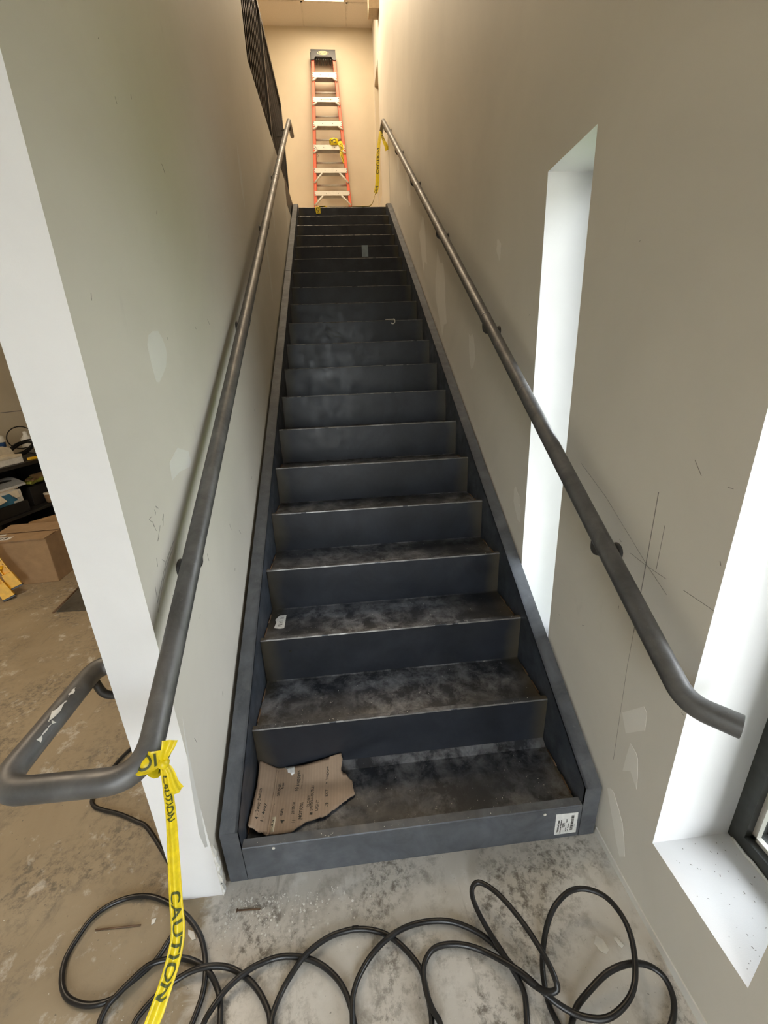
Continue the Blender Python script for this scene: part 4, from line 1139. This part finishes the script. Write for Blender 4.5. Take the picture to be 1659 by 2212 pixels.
# yellow stepladder lying tilted on the floor, feet towards us
yl = thing('yellow_stepladder', (-2.24, 2.12, 0), 'yellow stepladder with boot feet leaning at the brown cardboard box', 'ladder')
F1, F2 = Vector((-2.185, 2.185, .075)), Vector((-2.205, 2.115, .022))
dirL = Vector((-.32, .03, .90)).normalized()
def chan(m, p, L, w, t, side, nrm, mat=0):
    p = Vector(p); q = p+dirL*L
    for a, b, c_, d_ in ((0, w, 0, t), (0, t, 0, .03), (w-t, w, 0, .03)):
        m.prism([p+side*a+nrm*c_, q+side*a+nrm*c_, q+side*b+nrm*c_, p+side*b+nrm*c_], nrm*(d_-c_), mat)
sd = Vector((-.75, -.55, -.25)); sd = (sd-dirL*sd.dot(dirL)).normalized(); nr = dirL.cross(sd).normalized()
if nr.y > 0:
    nr = -nr
for k, F in enumerate((F1, F2)):
    m = MB(); chan(m, F+dirL*.05, 1.15, .052, .006, sd, nr)
    for q in range(3):
        for w_ in (.014, .038):
            M = Matrix.Translation(F+dirL*(.16+.03*q)+sd*w_+nr*.0065)
            m.lathe([(.0035, -.002), (.0035, .001), (.0001, .0015)], (0, 0, 0), 8, 1, M)
    r_ = obj('rail', m, [LADY, BRACK], yl)
    m = MB()
    base = [F-sd*.010-dirL*(.0), F+sd*.064, F+sd*.058+dirL*.115, F-sd*.004+dirL*.115]
    m.prism([q-nr*.008 for q in base], nr*.050, 0)
    obj('boot', m, LADY, r_)
    m = MB(); m.prism([F-sd*.012-nr*.010-dirL*.002, F+sd*.066-nr*.010-dirL*.002, F+sd*.066+nr*.044-dirL*.002, F-sd*.012+nr*.044-dirL*.002], -dirL*.010, 0)
    obj('rubber_foot', m, CAPB, r_)
m = MB()
for k in range(3):
    p = F1+dirL*(.24+.28*k)+sd*.02
    m.prism([p, p+nr*.004, p+nr*.004+sd*.38, p+sd*.38], dirL*.06, 0)
    obj('step', m, ALU, yl, ) if k == 0 else None
m = MB(); p = F1+dirL*.16+sd*.03+nr*.004
m.tube(catmull([p, p+sd*.10+dirL*.07, p+sd*.22+dirL*.10], 5), .018, 8); obj('brace', m, LADY, yl)

# ================================================================== lamps, wall box
def troffer(x, y, label, kind=0):
    t = thing('ceiling_light', (x, y, CEIL), label, 'ceiling light', 'recessed ceiling lights upstairs')
    m = MB(); z = CEIL-.006
    m.box((x-.29, y-.60, z-.012), (x-.265, y+.60, z)); m.box((x+.265, y-.60, z-.012), (x+.29, y+.60, z)); m.box((x-.265, y-.60, z-.012), (x+.265, y-.575, z)); m.box((x-.265, y+.575, z-.012), (x+.265, y+.60, z))
    obj('frame', m, TBAR, t)
    m = MB(); m.box((x-.265, y-.575, z-.004), (x+.265, y+.575, z)); obj('diffuser', m, LAMP, t)
troffer(.503, 6.005, 'ceiling light over the landing in front of the orange ladder')
troffer(-1.33, 5.0, 'ceiling light beyond the guard railing upstairs')
m = MB(); m.box((XR-.13, 6.02, 5.83), (XR-.0005, 6.20, 6.2), bev=.004)
# projecting metal box high on the right wall
obj('wall_box', m, BROWNBOX, None, 'small brown box high on the right wall under the ceiling', 'wall box', origin=(XR, 6.1, 6.0))

def area(name, loc, rot, sx, sy, power, col):
    l = bpy.data.lights.new(name, 'AREA'); l.shape = 'RECTANGLE'; l.size = sx; l.size_y = sy; l.energy = power; l.color = col
    o = bpy.data.objects.new(name, l); COL.objects.link(o); o.location = loc; o.rotation_euler = rot
    return o
WARM = (1, .80, .55)
area('lamp_landing', (.503, 6.005, CEIL-.03), (0, 0, 0), .53, 1.15, P_UP, WARM)
area('lamp_upper', (-1.33, 5.0, CEIL-.03), (0, 0, 0), .53, 1.15, P_UP, WARM)
area('lamp_upper', (.2, 3.6, CEIL-.03), (0, 0, 0), .53, 1.15, P_MID, WARM)
area('lamp_storeroom', (-1.6, 1.0, 3.18), (0, 0, 0), .6, 1.2, P_STORE, (1, .82, .60))

# overcast daylight
w = bpy.data.worlds.new('overcast_sky'); scene.world = w; w.use_nodes = True
nt = w.node_tree
bg = nt.nodes['Background']
tc = nt.nodes.new('ShaderNodeTexCoord'); sp = nt.nodes.new('ShaderNodeSeparateXYZ'); cr = nt.nodes.new('ShaderNodeValToRGB')
nt.links.new(tc.outputs['Generated'], sp.inputs[0]); nt.links.new(sp.outputs[2], cr.inputs[0])
cr.color_ramp.elements[0].position = 0; cr.color_ramp.elements[0].color = (.33, .36, .33, 1)
cr.color_ramp.elements[1].position = 1; cr.color_ramp.elements[1].color = (.86, .91, 1, 1)
e_ = cr.color_ramp.elements.new(.12); e_.color = (.84, .87, .90, 1)
nt.links.new(cr.outputs[0], bg.inputs['Color']); bg.inputs['Strength'].default_value = SKY
def portal(loc, rot, sx, sy):
    o = area('sky_portal', loc, rot, sx, sy, 1, (1, 1, 1)); o.data.cycles.is_portal = True
portal((-.10, FRONT+.01, 1.4), (-PI/2, 0, 0), 1.0, 2.7)
for n, wn in enumerate(wins[:3]):
    ya, yb = wn[0](1), wn[1](1)
    portal((XR+wn[4]+.062, (ya+yb)/2, (wn[2]+wn[3])/2), (0, PI/2, 0), wn[3]-wn[2], yb-ya)

# ================================================================== camera
cd = bpy.data.cameras.new('camera'); cam = bpy.data.objects.new('camera', cd); COL.objects.link(cam)
r = Vector((.99465885, -.09628035, -.03720023)); u = Vector((.06680524, .32577189, .94308522)); fw = Vector((.07868178, .94053324, -.33046392))
cam.matrix_world = Matrix(((r.x, u.x, -fw.x, .41396), (r.y, u.y, -fw.y, -.90271), (r.z, u.z, -fw.z, 1.54750), (0, 0, 0, 1)))
cd.sensor_fit = 'VERTICAL'; cd.sensor_height = 36; cd.lens = 883.973*36/2212
cd.clip_start = .02; cd.clip_end = 200
scene.camera = cam

vs = scene.view_settings
vs.view_transform = 'Standard'; vs.look = 'None'; vs.gamma = 1; vs.use_curve_mapping = False
vs.exposure = EXPOSURE
cy = scene.cycles
cy.use_denoising = True; cy.max_bounces = 10; cy.diffuse_bounces = 6; cy.caustics_reflective = False; cy.caustics_refractive = False
cy.sample_clamp_indirect = 6
